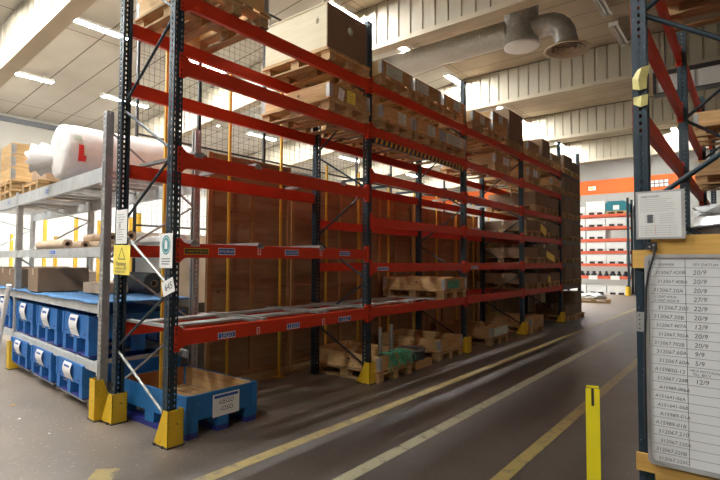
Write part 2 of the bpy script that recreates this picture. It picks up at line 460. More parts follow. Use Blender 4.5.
# slotted black and ochre edge under the third level beam of the second bay
m_ = MB(); m_.box(.0, .0-.04, Y[1]+.1-Y[0], Y[2]-.06-Y[0], 3.17, 3.25, 'dark_steel')
k = Y[1]+.12
while k < Y[2]-.12:
    m_.prism([(k-Y[0], 3.175), (k+.045-Y[0], 3.175), (k+.075-Y[0], 3.245), (k+.03-Y[0], 3.245)], 0, .0, .004, 'strip_ochre'); k += .115
m_.build('hazard_strip', rack, label='black strip with slanting ochre bars')
# cross bars resting on the beams
def cross_bar(y, z, w=.05, h=.03, mat='galvanised', clip=True, lab=None):
    m_ = MB(); m_.box(-1.0, -.001, y-Y[0]-w/2, y-Y[0]+w/2, z+.007, z+.007+h, mat)
    if clip:
        m_.box(-.055, .008, y-Y[0]-w/2-.02, y-Y[0]+w/2+.02, z+.006, z+.018, mat)
        m_.box(.004, .008, y-Y[0]-w/2-.02, y-Y[0]+w/2+.02, z-.02, z+.018, mat)
    m_.build('cross_bar', rack)
for y in (2.60, 3.36, 4.28): cross_bar(y, 1.726)
for y in (2.62, 3.32, 4.66): cross_bar(y, 2.535)
def deck_frame(ya, yb, z):
    m_ = MB()
    for y in (ya, yb): m_.box(-.96, -.03, y-.03-Y[0], y+.03-Y[0], z+.007, z+.030, 'galvanised')
    for x in (-.27, -.72): m_.box(x-.09, x+.09, ya+.03-Y[0], yb-.03-Y[0], z+.009, z+.028, 'galvanised')
    m_.build('shelf_grid', rack)
deck_frame(2.50, 3.32, .964); deck_frame(3.46, 4.30, .964); deck_frame(4.42, 5.12, .964)
deck_frame(5.32, 6.2, .964); deck_frame(6.3, 7.0, .964)
for z in (2.762, 2.163):
    for y in (8.6, 9.4, 10.2): cross_bar(y, z, .06, .03, 'galvanised', False)
for z in (2.762,):
    for y in (5.7, 6.5, 7.3): cross_bar(y, z, .05, .03, 'upright_blue', False)
for y in (5.6, 6.6, 7.6): cross_bar(y, 3.375, .06, .006, 'dark_steel', False)

# ---- yellow column guards (things bolted to the floor round each aisle foot)
def guard(loc, rz, label, h=.42, mat='guard_yellow', grp=None):
    m_ = MB(); W = .075; t = .006
    # local: +x = aisle side plate, bent plate with sloping cheeks towards -y
    prof_lo = [(.035, -.06), (.035, .07)]
    vs = []
    # front plate (faces +x) tapering at its -y edge
    def slab(pts, n):
        n = Vector(n)*t; a = [Vector(p) for p in pts]
        q = len(a); vs = a+[p-n for p in a]
        m_.add(vs, [tuple(range(q)), tuple(range(q, 2*q))[::-1]]+[(i, i+q, (i+1) % q+q, (i+1) % q) for i in range(q)], mat)
    slab([(.055, -.075, .01), (.055, .075, .01), (.055, .075, h), (.055, -.075, h)], (1, 0, 0))
    slab([(.055, -.075, .01), (.055, -.075, h), (-.02, -.075, h), (-.16, -.075, .01)], (0, -1, 0))
    slab([(.055, .075, .01), (-.16, .075, .01), (-.02, .075, h), (.055, .075, h)], (0, 1, 0))
    m_.box(-.17, .065, -.085, .085, 0, .01, 'dark_steel')
    for sx, sy in ((.0, -.09), (-.12, -.09)): m_.tube((sx, sy, 0), (sx, sy, .02), .01, 'dark_steel', 6)
    o = solo(m_, 'column_guard', label, 'column guard', loc, rz, 'yellow column guards'); fix_normals(o.data); return o
guard((XF+.01, Y[0], 0), 0, 'scuffed yellow column guard in front of the blue pallet box at the rack end', .31)
guard((XB+.035, Y[0], 0), 0, 'yellow column guard on the rear foot of the blue end frame', .29)
for j, t in ((1, 'between the first two floor bays'), (2, 'beside the open crate in the second bay'), (3, 'at the third aisle foot of the red rack, in shade'), (4, 'at the last full bay of the red rack, near its far end')):
    guard((XF+.01, Y[j], 0), 0, 'yellow column guard '+t, .28)

# ------------------------------------------------------------------ pallets, collars, boxes
def pallet_parts(parent, detailed=True):
    # 1.2 along X, .8 along Y, base centre at origin
    if not detailed:
        m_ = MB()
        for y in (-.35, -.1425, 0.0, .1425, .35): m_.box(-.6, .6, y-(.05 if abs(y) == .1425 else .0725)+.002, y+(.05 if abs(y) == .1425 else .0725)-.002, .122, .144, 'pallet_wood')
        for x in (-.5275, 0, .5275):
            m_.box(x-.07, x+.07, -.4, .4, .10, .122, 'pallet_wood')
            for y in (-.34, 0, .34): m_.box(x-.07, x+.07, y-.05, y+.05, .022, .10, 'pallet_wood')
        for y in (-.35, 0, .35): m_.box(-.6, .6, y-.05, y+.05, 0, .022, 'pallet_wood')
        return m_
    m_ = MB()
    for y in (-.35, -.1425, 0.0, .1425, .35): m_.box(-.6, .6, y-(.05 if abs(y) == .1425 else .07), y+(.05 if abs(y) == .1425 else .07), .122, .144, 'pallet_wood')
    m_.build('deck_slats', parent)
    for x in (-.5275, 0, .5275):
        MB().box(x-.07, x+.07, -.4, .4, .10, .122, 'collar_wood_cross').build('stringer', parent)
        for y in (-.34, 0, .34): MB().box(x-.07, x+.07, y-.05, y+.05, .022, .10, 'pallet_wood').build('block', parent)
    for y in (-.35, 0, .35): MB().box(-.6, .6, y-.05, y+.05, 0, .022, 'pallet_wood').build('bottom_board', parent)
PAL = thing('pallet', 'x', 'pallet'); pallet_parts(PAL)
PALS_MESH = pallet_parts(None, False).mesh('pallet')
COLLAR = thing('pallet_collar', 'x', 'pallet collar')
for y in (-.39, .37): MB().box(-.6, .6, y, y+.02, 0, .195, 'collar_wood').build('side_board', COLLAR)
for x in (-.6, .58): MB().box(x, x+.02, -.37, .37, 0, .195, 'collar_wood_cross').build('end_board', COLLAR)
for sx in (-1, 1):
    for sy in (-1, 1):
        h_ = MB(); x = sx*.6; y = sy*.39
        h_.box(min(x, x-sx*.055), max(x, x-sx*.055), min(y, y+sy*.003), max(y, y+sy*.003), .02, .175, 'galvanised')
        h_.box(min(x, x+sx*.003), max(x, x+sx*.003), min(y, y-sy*.055), max(y, y-sy*.055), .02, .175, 'galvanised')
        h_.tube((x+sx*.002, y+sy*.002, .0), (x+sx*.002, y+sy*.002, .19), .007, 'galvanised', 6)
        h_.build('corner_hinge', COLLAR)
m_ = MB()
for y in (-.39, .37): m_.box(-.6, .6, y, y+.02, 0, .195, 'collar_wood')
for x in (-.6, .58): m_.box(x, x+.02, -.37, .37, 0, .195, 'collar_wood_cross')
for sx in (-1, 1):
    for sy in (-1, 1):
        x = sx*.6; y = sy*.39
        m_.box(min(x, x-sx*.055), max(x, x-sx*.055), min(y, y+sy*.003), max(y, y+sy*.003), .02, .175, 'galvanised')
        m_.box(min(x, x+sx*.003), max(x, x+sx*.003), min(y, y-sy*.055), max(y, y-sy*.055), .02, .175, 'galvanised')
COLS_MESH = m_.mesh('pallet_collar')
_used = {'p': False, 'c': False}
LAST = [None]
def put(kind, loc, label, rz=0, simple=False, group=None):
    proto = PAL if kind == 'p' else COLLAR
    if simple:
        o = bpy.data.objects.new('pallet' if kind == 'p' else 'pallet_collar', PALS_MESH if kind == 'p' else COLS_MESH); COL.objects.link(o)
        o['category'] = 'pallet' if kind == 'p' else 'pallet collar'
    elif not _used[kind]: o = proto; _used[kind] = True
    else: o = copy_tree(proto)
    o.location = loc; o.rotation_euler = (0, 0, rz); o['label'] = label
    o['group'] = group or ('wooden pallets' if kind == 'p' else 'wooden pallet collars')
    LAST[0] = o
    return o
def carton(name, dims, loc, label, mat='cardboard', cat='box', rz=0, group=None, tape=True, flap=False, side=None):
    """cardboard box with seam, tape and flap edges; dims x,y,z, loc = base centre"""
    dx, dy, dz = dims; r = thing(name, label, cat, loc, rz, group); LAST[0] = r
    m_ = MB(); m_.box(-dx/2, dx/2, -dy/2, dy/2, 0, dz, mat)
    o = m_.build('body', r); bv = o.modifiers.new('b', 'BEVEL'); bv.width = .006; bv.segments = 2
    m_ = MB(); m_.box(-dx/2+.003, -.003, -dy/2, dy/2, dz, dz+.004, mat); m_.box(.003, dx/2-.003, -dy/2, dy/2, dz, dz+.004, mat); m_.build('flap', r)
    if tape:
        m_ = MB(); m_.box(-.025, .025, -dy/2-.001, dy/2+.001, dz+.004, dz+.006, 'light_card')
        m_.box(-.025, .025, -dy/2-.002, -dy/2, dz-.09, dz+.006, 'light_card'); m_.box(-.025, .025, dy/2, dy/2+.002, dz-.09, dz+.006, 'light_card')
        m_.build('tape', r)
    return r
def paper_on(x, ya, yb, za, zb, mat, lines=5, name='paper_sheet', label='', cat='label', tilt=0, dy=0, on=None):
    """a printed sheet on a face that looks +X"""
    m_ = MB(); w, h = yb-ya, zb-za
    c_, s_ = math.cos(tilt), math.sin(tilt)
    xd, yd = (0, c_, s_), (0, -s_, c_)
    m_.plate((0, 0, 0), xd, yd, w, h, .002, mat)
    for k in range(lines):
        t = h*(.86-.72*k/max(1, lines-1)); ww = w*random.uniform(.45, .8)
        p = Vector((.0022, 0, 0))+Vector(xd)*(w*.1)+Vector(yd)*(t-h*.03)
        m_.plate(p, xd, yd, ww, h*.035, .0004, 'ink_grey')
    on = on or LAST[0]
    o = m_.build('paper_label', on, label=label); lc = on.location
    o.location = (x-lc.x, ya-lc.y, za-lc.z); return o

BAYN = ['end bay nearest the grey rack', 'second bay', 'third bay', 'fourth bay', 'short last bay']
LVN = {3.982: 'top level', 3.375: 'second level from the top', 2.762: 'third level from the top', 2.535: 'third level from the top', 2.163: 'fourth level from the top', 1.547: 'fifth level from the top', .964: 'lowest beam level', 0: 'floor'}
SLN = ['near', 'middle', 'far']
XC = -4.50   # pallet centre x in the rack
def unit(bay, y, z, n=1, slot=0, simple=None, sheet=None, load=None, h=None):
    """pallet with n collars, standing on level z"""
    simple = bay >= 2 if simple is None else simple
    zz = z+.007 if z > 0 else 0
    where = '%s in %s, %s' % (SLN[slot], BAYN[bay].replace(' nearest the grey rack', ''), LVN[z].replace(' from the top', ' down'))
    put('p', (XC, y, zz), 'red rack pallet, '+where, 0, simple)
    zz += .145
    for k in range(n):
        nm = '' if n == 1 else ('lower ', 'upper ', 'uppermost ')[k]
        put('c', (XC, y, zz), '%sred rack collar, %s' % (nm, where), 0, simple); zz += .196
    if load:
        dx, dy, dz, mt = load
        carton('cardboard_box', (dx, dy, dz), (XC+(1.2-dx)/2-.0 if dx < 1.2 else XC, y, zz if n == 0 else zz-.190*n), ('brown carton, ' if mt == 'cardboard' else 'pale carton, ')+where, mt, group='cartons in the red rack')
    if sheet:
        mt, a, b_, ln = sheet
        z0 = (zz-.185 if n else zz+.1); xs = XC+.604
        paper_on(xs, y-.4+a, y-.4+b_, z0, z0+.165, mt, ln, 'paper_sheet', ('pale green' if mt == 'paper_green' else 'white')+' paper label')
# bay 1
put('p', (XC, 3.0, 3.989), 'pallet at the near end of the top level, beside the blue end frame')
put('c', (XC, 3.0, 4.134), 'lower collar of the crate at the near end of the top level')
put('c', (XC, 3.0, 4.330), 'upper collar of the crate at the near end of the top level')
put('p', (XC, 4.75, 3.989), 'pallet under the big pale-sided box on the top level')
r = thing('shipping_case', 'big case with pale plywood side and brown front on the top level of the rack', 'crate', (-4.62, 4.745, 4.134))
m_ = MB(); m_.box(-.44, .66, -.385, .385, .03, .56, 'pale_ply'); m_.build('plywood_body', r)
m_ = MB(); m_.box(.66, .675, -.385, .385, .0, .57, 'cardboard'); m_.build('front_panel', r, label='brown board front')
m_ = MB(); m_.box(-.45, .675, -.395, .395, .0, .03, 'collar_wood'); m_.box(-.45, .675, -.395, .395, .56, .575, 'pale_ply'); m_.build('edge_trim', r)
m_ = MB(); m_.lathe([(0, .003), (.05, .003), (.05, 0)], 'paper_green', (.675, .05, .36), 14, Matrix.Rotation(PI/2, 4, 'Y')); m_.build('round_label', r)
unit(0, 4.745, 3.375, 1, 2, False)
paper_on(XC+.604, 4.50, 4.60, 3.555, 3.70, 'paper', 3, 'paper_sheet', 'white slip stuck at a slant', tilt=-.25)
paper_on(XC+.604, 4.68, 4.84, 3.545, 3.70, 'paper_yellow', 4, 'paper_sheet', 'yellow paper label')
# bay 2
gy = [5.80, 6.66, 7.54]
unit(1, gy[0], 3.982, 1, 0, sheet=('paper_green', .12, .52, 4)); unit(1, gy[1], 3.982, 1, 1, sheet=('paper_green', .05, .40, 4)); unit(1, gy[2], 3.982, 1, 2, sheet=('paper_green', .35, .6, 4))
unit(1, gy[0], 3.375, 1, 0, sheet=('paper_green', .42, .62, 4)); unit(1, gy[1], 3.375, 1, 1, sheet=('paper_green', .38, .6, 4)); unit(1, gy[2], 3.375, 1, 2, sheet=('paper_green', .1, .7, 5))
unit(1, 7.54, .964, 1, 2)
paper_on(XC+.604, 7.25, 7.66, 1.14, 1.27, 'net_green', 0, 'paper_sheet', 'green label')
# bay 3
y3 = [8.62, 9.50, 10.34]
unit(2, y3[0], 3.982, 1, 0, sheet=('paper_green', .3, .5, 3)); unit(2, y3[1], 3.982, 2, 1, sheet=('paper_green', .3, .5, 3)); unit(2, y3[2], 3.982, 0, 2, load=(1.15, .76, .62, 'cardboard'))
unit(2, 9.60, 3.375, 1, 1, sheet=('paper', .4, .7, 3))
unit(2, 10.3-.0, 3.375, 0, 2) if False else None
# bay 4
y4 = [11.45, 12.30, 13.12]
unit(3, y4[0], 3.982, 1, 0); unit(3, y4[1], 3.982, 0, 1, load=(1.1, .5, .45, 'dark')if False else (1.1, .55, .42, 'cardboard')); unit(3, y4[2], 3.982, 1, 2)
unit(3, y4[0], 3.375, 1, 0, sheet=('paper', .3, .6, 3)); unit(3, y4[2], 3.375, 1, 2)
unit(3, 11.9, 2.762, 0, 0, load=(1.15, .8, .30, 'cardboard')); unit(3, 12.85, 2.762, 0, 2, load=(1.15, .8, .26, 'cardboard'))
for z_ in (2.163, 1.547, .964):
    unit(3, 12.9, z_, 0, 2, load=(1.1, .78, .2, 'cardboard')); unit(3, 11.29, z_, 0, 0, load=(1.1, .78, .2, 'cardboard')); unit(3, 12.12, z_, 0, 1, load=(1.15, .76, .18, 'cardboard'))
    if z_ > 2: paper_on(XC+.61, 11.78, 12.2, 2.32, 2.50, 'paper_yellow', 0, label='pale yellow card', tilt=-.3)
    elif z_ > 1.5: paper_on(XC+.61, 12.2, 12.62+.2, 1.70, 1.86, 'paper_yellow', 0, label='pale yellow card', tilt=-.2)
    else: paper_on(XC+.61, 12.3, 12.48, 1.12, 1.27, 'paper_yellow', 0, label='pale yellow card', tilt=-.3)
# bay 5
for z in (3.982, 3.375, 2.762, 2.163, 1.547, .964):
    unit(4, 14.18, z, 0, 0, load=(1.1, .75, .34 if z > 3.9 else .36, 'cardboard')); unit(4, 14.97, z, 0, 2, load=(1.1, .7, .26 if z > 3.9 else .34, 'cardboard'))
# white bags in the gaps of the far bays
def crumple(name, label, cat, loc, s, mat, seed=0, res=2):
    import bmesh
    rnd = random.Random(seed); b_ = bmesh.new(); bmesh.ops.create_icosphere(b_, subdivisions=res+1, radius=1)
    for v in b_.verts:
        n = 1+rnd.uniform(-.16, .16); v.co = Vector((v.co.x*s[0]*n, v.co.y*s[1]*n, max(-.55, v.co.z)*s[2]*n+s[2]*.62))
    zmin = min(v.co.z for v in b_.verts)
    for v in b_.verts: v.co.z = max(0, v.co.z-zmin)
    me = bpy.data.meshes.new(name); b_.to_mesh(me); b_.free(); me.materials.append(MAT[mat])
    o = bpy.data.objects.new(name, me); COL.objects.link(o); o.location = loc; o['label'] = label; o['category'] = cat
    return o
# floor units
def floor_unit(y, x, n, where, simple=False):
    put('p', (x, y, 0), 'pallet on the floor '+where, 0, simple); z = .145
    for k in range(n): put('c', (x, y, z), ('wooden collar ' if k == 0 else 'upper wooden collar ')+'on the floor pallet '+where, 0, simple); z += .196
floor_unit(5.66, -4.42, 1, 'between the first two bays, with the green net')
floor_unit(7.42, -4.52, 1, 'holding an open empty crate in the second bay')
floor_unit(9.35, -4.48, 1, 'in the shade of the third bay', True)
floor_unit(11.42, -4.45, 1, 'in the shade of the fourth bay, small load', True)
floor_unit(14.2, -4.45, 0, 'near the far end, under two stacked cartons', True)
floor_unit(15.02, -4.45, 0, 'at the very far end of the red rack', True)
carton('cardboard_box', (.9, .6, .28), (-4.3, 14.2, .146), 'brown carton on the floor pallet near the rack far end', group='cartons in the red rack')
carton('cardboard_box', (.8, .6, .30), (-4.3, 15.0, .146), 'lower brown carton on the floor pallet at the rack far end', group='cartons in the red rack')
carton('cardboard_box', (.8, .6, .30), (-4.3, 15.0, .454), 'upper brown carton on the floor pallet at the rack far end', group='cartons in the red rack')
paper_on(-3.876, 9.05, 9.70, .16, .32, 'paper_green', 2, 'paper_sheet', 'grey-green sheet on the front of the shaded crate in the third bay')
# steel poles standing in the first floor crate
for yy, hh in ((5.60, .52), (5.87, .54)):
    m_ = MB(); m_.tube((0, 0, 0), (0, 0, hh), .028, 'steel', 14); m_.tube((0, 0, 0), (0, 0, .02), .05, 'steel', 14)
    solo(m_, 'steel_rod', ('nearer' if yy < 5.7 else 'farther')+' of the two upright steel rods standing in the crate with the green net', 'rod', (-4.05, yy, .146), 0, 'upright steel rods')
# green net draped over the crate end
import bmesh
m_ = MB(); rnd = random.Random(3)
for k in range(34):
    y0 = rnd.uniform(5.42, 5.95); p = Vector((-3.80, y0, .345)); pts = [Vector((-3.95, y0+rnd.uniform(-.05, .05), .352)), p]
    for q in range(3):
        p = p+Vector((rnd.uniform(.004, .018), rnd.uniform(-.09, .09), -rnd.uniform(.03, .075))); pts.append(p.copy())
    for a, b_ in zip(pts[:-1], pts[1:]): m_.tube(a, b_, .006, 'net_green', 5)
o = solo(m_, 'green_net', 'tangled green netting hanging over the end of the floor crate', 'net'); o['kind'] = 'thing'
# steel drum/disc between the two floor crates
r = thing('steel_flange', 'round steel flange drum lying between the two floor crates of the second bay', 'machine part', (-4.12, 6.50, 0))
m_ = MB(); m_.ring((0, 0, .15), (0, 0, .33), .27, .12, 'dark_steel', 36); m_.build('drum', r)
m_ = MB(); m_.ring((0, 0, .33), (0, 0, .355), .30, .12, 'steel', 36); m_.build('flange_ring', r)
for k in range(8):
    a = 2*PI*k/8; MB().tube((.21*math.cos(a), .21*math.sin(a), .355), (.21*math.cos(a), .21*math.sin(a), .385), .018, 'steel', 6).build('bolt', r)
m_ = MB(); m_.box(-.3, .3, -.3, .3, .0, .02, 'pallet_wood')
for sx in (-.25, 0, .25): m_.box(sx-.05, sx+.05, -.3, .3, .02, .12, 'pallet_wood')
m_.box(-.3, .3, -.3, .3, .12, .15, 'pallet_wood'); m_.build('wooden_base', r); r.scale = (.78, .78, .74)

# ---- blue pallet box at the rack end
r = thing('pallet_box', 'blue painted wooden pallet box with white sign, on the floor at the rack end', 'pallet box', (-4.55, 2.93, 0))
# extents x -.62..+.62, y -.39..+.39 ; body z .10-.37
for y_, nm in ((-.39, 'a'), (.37, 'b')):
    m_ = MB(); m_.box(-.62, .62, y_, y_+.02, .15, .375, 'box_blue')
    yi = y_+.02 if nm == 'a' else y_-.002
    m_.box(-.6, .6, yi, yi+.002, .17, .372, 'collar_wood' if nm == 'b' else 'rust_inner'); m_.build('side_wall', r)
for x_ in (-.62, .60):
    m_ = MB(); m_.box(x_, x_+.02, -.37, .37, .15, .375, 'box_blue')
    xi = x_+.02 if x_ < 0 else x_-.002
    m_.box(xi, xi+.002, -.365, .365, .17, .372, 'rust_inner' if x_ < 0 else 'collar_wood'); m_.build('end_wall', r)
m_ = MB()
for k in range(7): m_.box(-.6, .6, -.365+k*.105, -.365+k*.105+.095, .15, .17, 'pallet_wood')
m_.build('floor_slats', r)
for x in (-.54, 0, .54):
    for y in (-.33, 0, .33):
        MB().box(x-.08, x+.08, y-.06, y+.06, .05, .15, 'box_blue').build('block', r)
for sx in (-1, 1):
    for sy in (-1, 1):
        m_ = MB(); x, y = sx*.605, sy*.375
        m_.box(x-.022, x+.022, y-.022, y+.022, .06, .38, 'box_blue'); m_.build('corner_post', r)
for y in (-.33, 0, .33): MB().box(-.62, .62, y-.06, y+.06, .0, .05, 'dark_blue').build('skid', r)
m_ = MB(); m_.plate((.622, -.12, .135), (0, 1, 0), (0, 0, 1), .30, .205, .002, 'paper')
m_.plate((.6242, -.105, .302), (0, 1, 0), (0, 0, 1), .27, .026, .0006, 'sticker_blue')
m_.text('-LEGO', .062, (.6245, -.06, .245), (0, 1, 0), (0, 0, 1), 'ink'); m_.text('-OSO', .062, (.6245, -.04, .18), (0, 1, 0), (0, 0, 1), 'ink')
m_.build('paper_sign', r, label='white paper sign with black lettering')

# ------------------------------------------------------------------ wooden partition, fence, yellow posts
XP = -5.20
pi_ = 0
for ya, yb, zt in ((3.60, 4.98, 2.92), (5.0, 8.25, 2.82), (8.27, 11.2, 2.66), (11.22, 17.4, 2.30)):
    lab = ['wooden partition board standing behind the end bay, tallest of the three', 'long wooden partition board behind the second bay', 'wooden partition board behind the third bay', 'lowest wooden partition board, behind the far bays'][pi_]; pi_ += 1
    r = thing('wooden_partition', lab, 'partition', (XP, (ya+yb)/2, 0), 0, 'wooden partition boards')
    h_ = (yb-ya)/2
    m_ = MB(); m_.box(-.03, -.012, -h_, h_, .10, zt, 'partition_ply'); m_.build('plywood_sheet', r)
    n = max(2, round((yb-ya)/.56))
    for k in range(n+1):
        y = -h_+.03+(2*h_-.06)*k/n
        MB().box(-.012, .012, y-.028, y+.028, .10, zt, 'batten_wood').build('batten', r)
    for z in (.14, .62, 1.22, zt-.04): MB().box(-.014, .008, -h_, h_, z-.022, z+.022, 'partition_ply' if z > .3 else 'batten_wood').build('rail', r)
    m_ = MB(); m_.box(-.06, .03, -h_, h_, 0, .10, 'pallet_wood'); m_.build('foot_beam', r)

MB_POST = {}
def ypost(x, y, h, label, w=.028):
    key = (round(h, 2), w)
    if key not in MB_POST:
        m_ = MB(); m_.box(-w/2, w/2, -w/2, w/2, .008, h, 'post_yellow'); m_.box(-.07, .07, -.07, .07, 0, .008, 'post_yellow')
        m_.box(-w/2-.003, w/2+.003, -w/2-.003, w/2+.003, h, h+.006, 'ink'); MB_POST[key] = m_.mesh('yellow_post')
    o = bpy.data.objects.new('yellow_post', MB_POST[key]); COL.objects.link(o); o.location = (x, y, 0)
    o['label'] = label; o['category'] = 'post'; o['group'] = 'yellow posts'
    return o
ordn = ['first', 'second', 'third', 'fourth', 'fifth', 'sixth', 'seventh', 'eighth', 'ninth', 'tenth', 'eleventh']
for k in range(11):
    ypost(-5.115, 2.98+.868*k if k != 3 else 5.66, 3.95 if k < 3 else 3.05, 'slim yellow post behind the red rack, %s from the rack end' % ordn[k])
for k, (x, y, h) in enumerate(((-11.4, 5.1, 2.45), (-9.5, 5.0, 2.5), (-13.5, 5.0, 2.15), (-14.2, 5.0, 2.6), (-13.1, 5.3, 2.6), (-16.6, 5.0, 2.3), (-10.6, 5.4, 2.5))):
    ypost(x, y, h, 'yellow post standing free beyond the grey rack, %s counted from its upright' % ordn[(2, 0, 4, 5, 3, 6, 1)[k]], .07)

# steel mesh fence, one object per panel
for k in range(9):
    ya = max(3.62, 3.30+1.365*k); yb = 3.30+1.365*(k+1)-.02; XM = -7.0; zb, zt = 2.09, 6.22
    r = thing('mesh_fence_panel', 'dark framed wire mesh panel behind the wooden boards, %s panel of the row' % ordn[k], 'fence', (XM, ya, 0), 0, 'wire mesh fence panels')
    W = yb-ya
    m_ = MB()
    for y in (0, W): m_.box(-.02, .02, y-.016, y+.016, 0 if y == 0 else zb, zt, 'dark_steel')
    for z in (zb, 3.42, zt-.03): m_.box(-.016, .016, 0, W, z-.014, z+.014, 'dark_steel')
    m_.build('frame', r)
    m_ = MB(); t = .0016
    for q in range(1, 12): y = W*q/12; m_.box(-t, t, y-t, y+t, zb, zt, 'dark_steel')
    for q in range(1, 40): z = zb+(zt-zb)*q/40; m_.box(-t, t, 0, W, z-t, z+t, 'dark_steel')
    m_.build('wire_mesh', r)
    if k < 3:
        m_ = MB(); m_.box(-.03, -.022, .02, W-.02, .3, zb-.1, 'wall_paint'); m_.build('lower_sheet', r)
m_ = MB(); m_.box(-.35, .35, -.45, .45, .95, 1.9, 'white_plastic'); 
r = thing('machine_cabinet', 'white machine cabinet seen between the grey upright and the wooden boards', 'cabinet', (-6.5, 4.05, 0))
m_ = MB(); m_.box(-.30, .30, -.50, .50, .98, 1.90, 'white_plastic'); m_.build('body', r)
m_ = MB(); m_.box(-.28, .28, -.48, .48, 0, .98, 'dark_steel'); m_.build('base', r)
m_ = MB(); m_.box(.30, .312, -.46, -.02, 1.02, 1.86, 'white_plastic'); m_.box(.30, .312, .02, .46, 1.02, 1.86, 'white_plastic'); m_.build('door', r)
m_ = MB(); m_.tube((.33, -.05, 1.3), (.33, -.05, 1.5), .01, 'steel'); m_.build('handle', r)

# ------------------------------------------------------------------ grey rack, local frame: x = along the beams (towards +X), y = depth
TH = math.radians(-4.85)
GO = Vector((-5.15, 2.33, 0))
Rg = Matrix.Translation(GO) @ Matrix.Rotation(TH, 4, 'Z')
def G(u, v, z=0):
    p = Rg @ Vector((-u, v, z)); return (p.x, p.y, p.z)
grk = thing('steel_shelf_rack', 'light grey metal storage rack standing across the end of the red rack', 'storage rack', tuple(GO), TH)
gu = upright_mb(3.1, .085, .07, 'galvanised').mesh('upright'); fix_normals(gu)
BW = 3.35
gu2 = upright_mb(2.55, .085, .07, 'galvanised').mesh('upright'); fix_normals(gu2)
for u in (0, BW, 2*BW):
    for v, rz in ((0, -PI/2), (1.05, PI/2)):
        o = bpy.data.objects.new('upright', gu if u == 0 else gu2); COL.objects.link(o); o.parent = grk; o.location = (-u, v, 0); o.rotation_euler = (0, 0, rz)
    nd = [(.06, .2), (.99, .9), (.06, 1.6), (.99, 2.2), (.06, 2.9 if u == 0 else 2.45)]
    for (va, za), (vb, zb) in zip(nd[:-1], nd[1:]):
        MB().tube((-u, va, za), (-u, vb, zb), .012, 'galvanised', 8).build('brace', grk)
GL = [(.53, .08), (1.13, .09), (1.715, .10), (2.53, .155)]
for q in range(2):
    for z, h in GL:
        for v in (0, 1.05):
            m_ = MB(); xa, xb = -(q+1)*BW+.045, -q*BW-.045
            s_ = 1 if v == 0 else -1
            m_.box(xa, xb, min(v, v+s_*.05), max(v, v+s_*.05), z-h, z, 'grey_paint')
            m_.box(xa, xb, min(v-s_*.004, v), max(v-s_*.004, v), z-h, z-h+.015, 'grey_paint')
            for xe, e in ((xa, 1), (xb, -1)):
                m_.box(min(xe-e*.035, xe), max(xe-e*.035, xe), min(v-s_*.008, v+s_*.002), max(v-s_*.008, v+s_*.002), z-h-.03, z+.04, 'grey_paint')
            m_.build('beam', grk)
    # cross bars of the top shelf
    for z, n in ((2.53, 9), (1.715, 6), (.53, 6)):
        for k in range(n):
            x = -q*BW-.25-(BW-.5)*k/(n-1)
            m_ = MB(); m_.box(x-.04, x+.04, .052, .998, z-.035, z-.001, 'galvanised'); m_.build('cross_bar', grk)
m_ = MB(); m_.text('ptbl', .10, (-1.98, -.005, 2.43), (1, 0, 0), (0, 0, 1), 'ink_blue'); m_.text('ptbl', .10, (-3.9, -.005, 2.43), (1, 0, 0), (0, 0, 1), 'ink_blue'); m_.build('lettering', grk, label='blue lettering on the top beam')
m_ = MB(); m_.plate((-1.70, -.005, 1.645), (1, 0, 0), (0, 0, 1), .24, .055, .001, 'paper'); m_.plate((-1.69, -.0062, 1.65), (1, 0, 0), (0, 0, 1), .22, .045, .001, 'ink_blue')
m_.text('HYLLPLAN', .035, (-1.67, -.0075, 1.66), (1, 0, 0), (0, 0, 1), 'paper'); m_.build('sticker', grk, label='blue sticker on the middle beam')
def guardg(u, label):
    o = guard(G(u, -.0), TH-PI/2, label, .40); return o
guardg(0, 'yellow column guard on the front foot of the grey rack beside the blue bins')
guardg(BW, 'yellow column guard on the farther grey upright beyond the wheeled bins')

# blue bins
def bin_thing():
    r = thing('blue_bin', 'x', 'bin')
    W, D, H = .86, 1.08, .44
    fz = .21
    for x in (-W/2, W/2-.02): MB().box(x, x+.02, 0.02, D-.02, fz, H, 'bin_blue').build('side_wall', r)
    m_ = MB(); m_.box(-W/2, W/2, 0, .02, fz, H, 'bin_blue'); m_.box(-W/2, -W/2+.05, -.008, 0, fz-.02, H, 'bin_blue'); m_.box(W/2-.05, W/2, -.008, 0, fz-.02, H, 'bin_blue'); m_.build('front_wall', r)
    MB().box(-W/2, W/2, D-.02, D, fz, H, 'bin_blue').build('back_wall', r)
    MB().box(-W/2, W/2, 0.0, D, fz-.022, fz, 'bin_blue').build('bottom', r)
    for x in (-W/2+.06, 0, W/2-.06):
        for y in (.06, D/2, D-.06):
            MB().box(x-.05, x+.05, y-.06, y+.06, .02, fz-.022, 'bin_blue').build('block', r)
    for y in (.06, D-.06): MB().box(-W/2, W/2, y-.05, y+.05, 0, .02, 'dark_blue').build('skid', r)
    # paper held on the front
    m_ = MB(); n = 8
    vs = []
    for k in range(n+1):
        t = k/n; bulge = -.012-.022*math.sin(t*PI*1.3)
        for s_ in (-.13, .13): vs.append((s_, bulge, H-.012-t*.25))
    m_.add(vs, [(2*k, 2*k+1, 2*k+3, 2*k+2) for k in range(n)], 'paper', True)
    m_.plate((-.085, -.030, H-.075), (1, 0, 0), (0, 0, 1), .17, .030, .001, 'sticker_blue')
    for k in range(3): m_.plate((-.06, -.0375, H-.17-.04*k), (1, 0, 0), (0, 0, 1), .12, .006, .0006, 'board_rim')
    m_.build('paper_label', r, label='white paper label')
    for s_ in (-.30, .30): MB().box(s_-.025, s_+.025, -.004, .001, fz+.015, fz+.030, 'dark_blue').build('slot', r)
    return r
BIN = bin_thing(); first = True
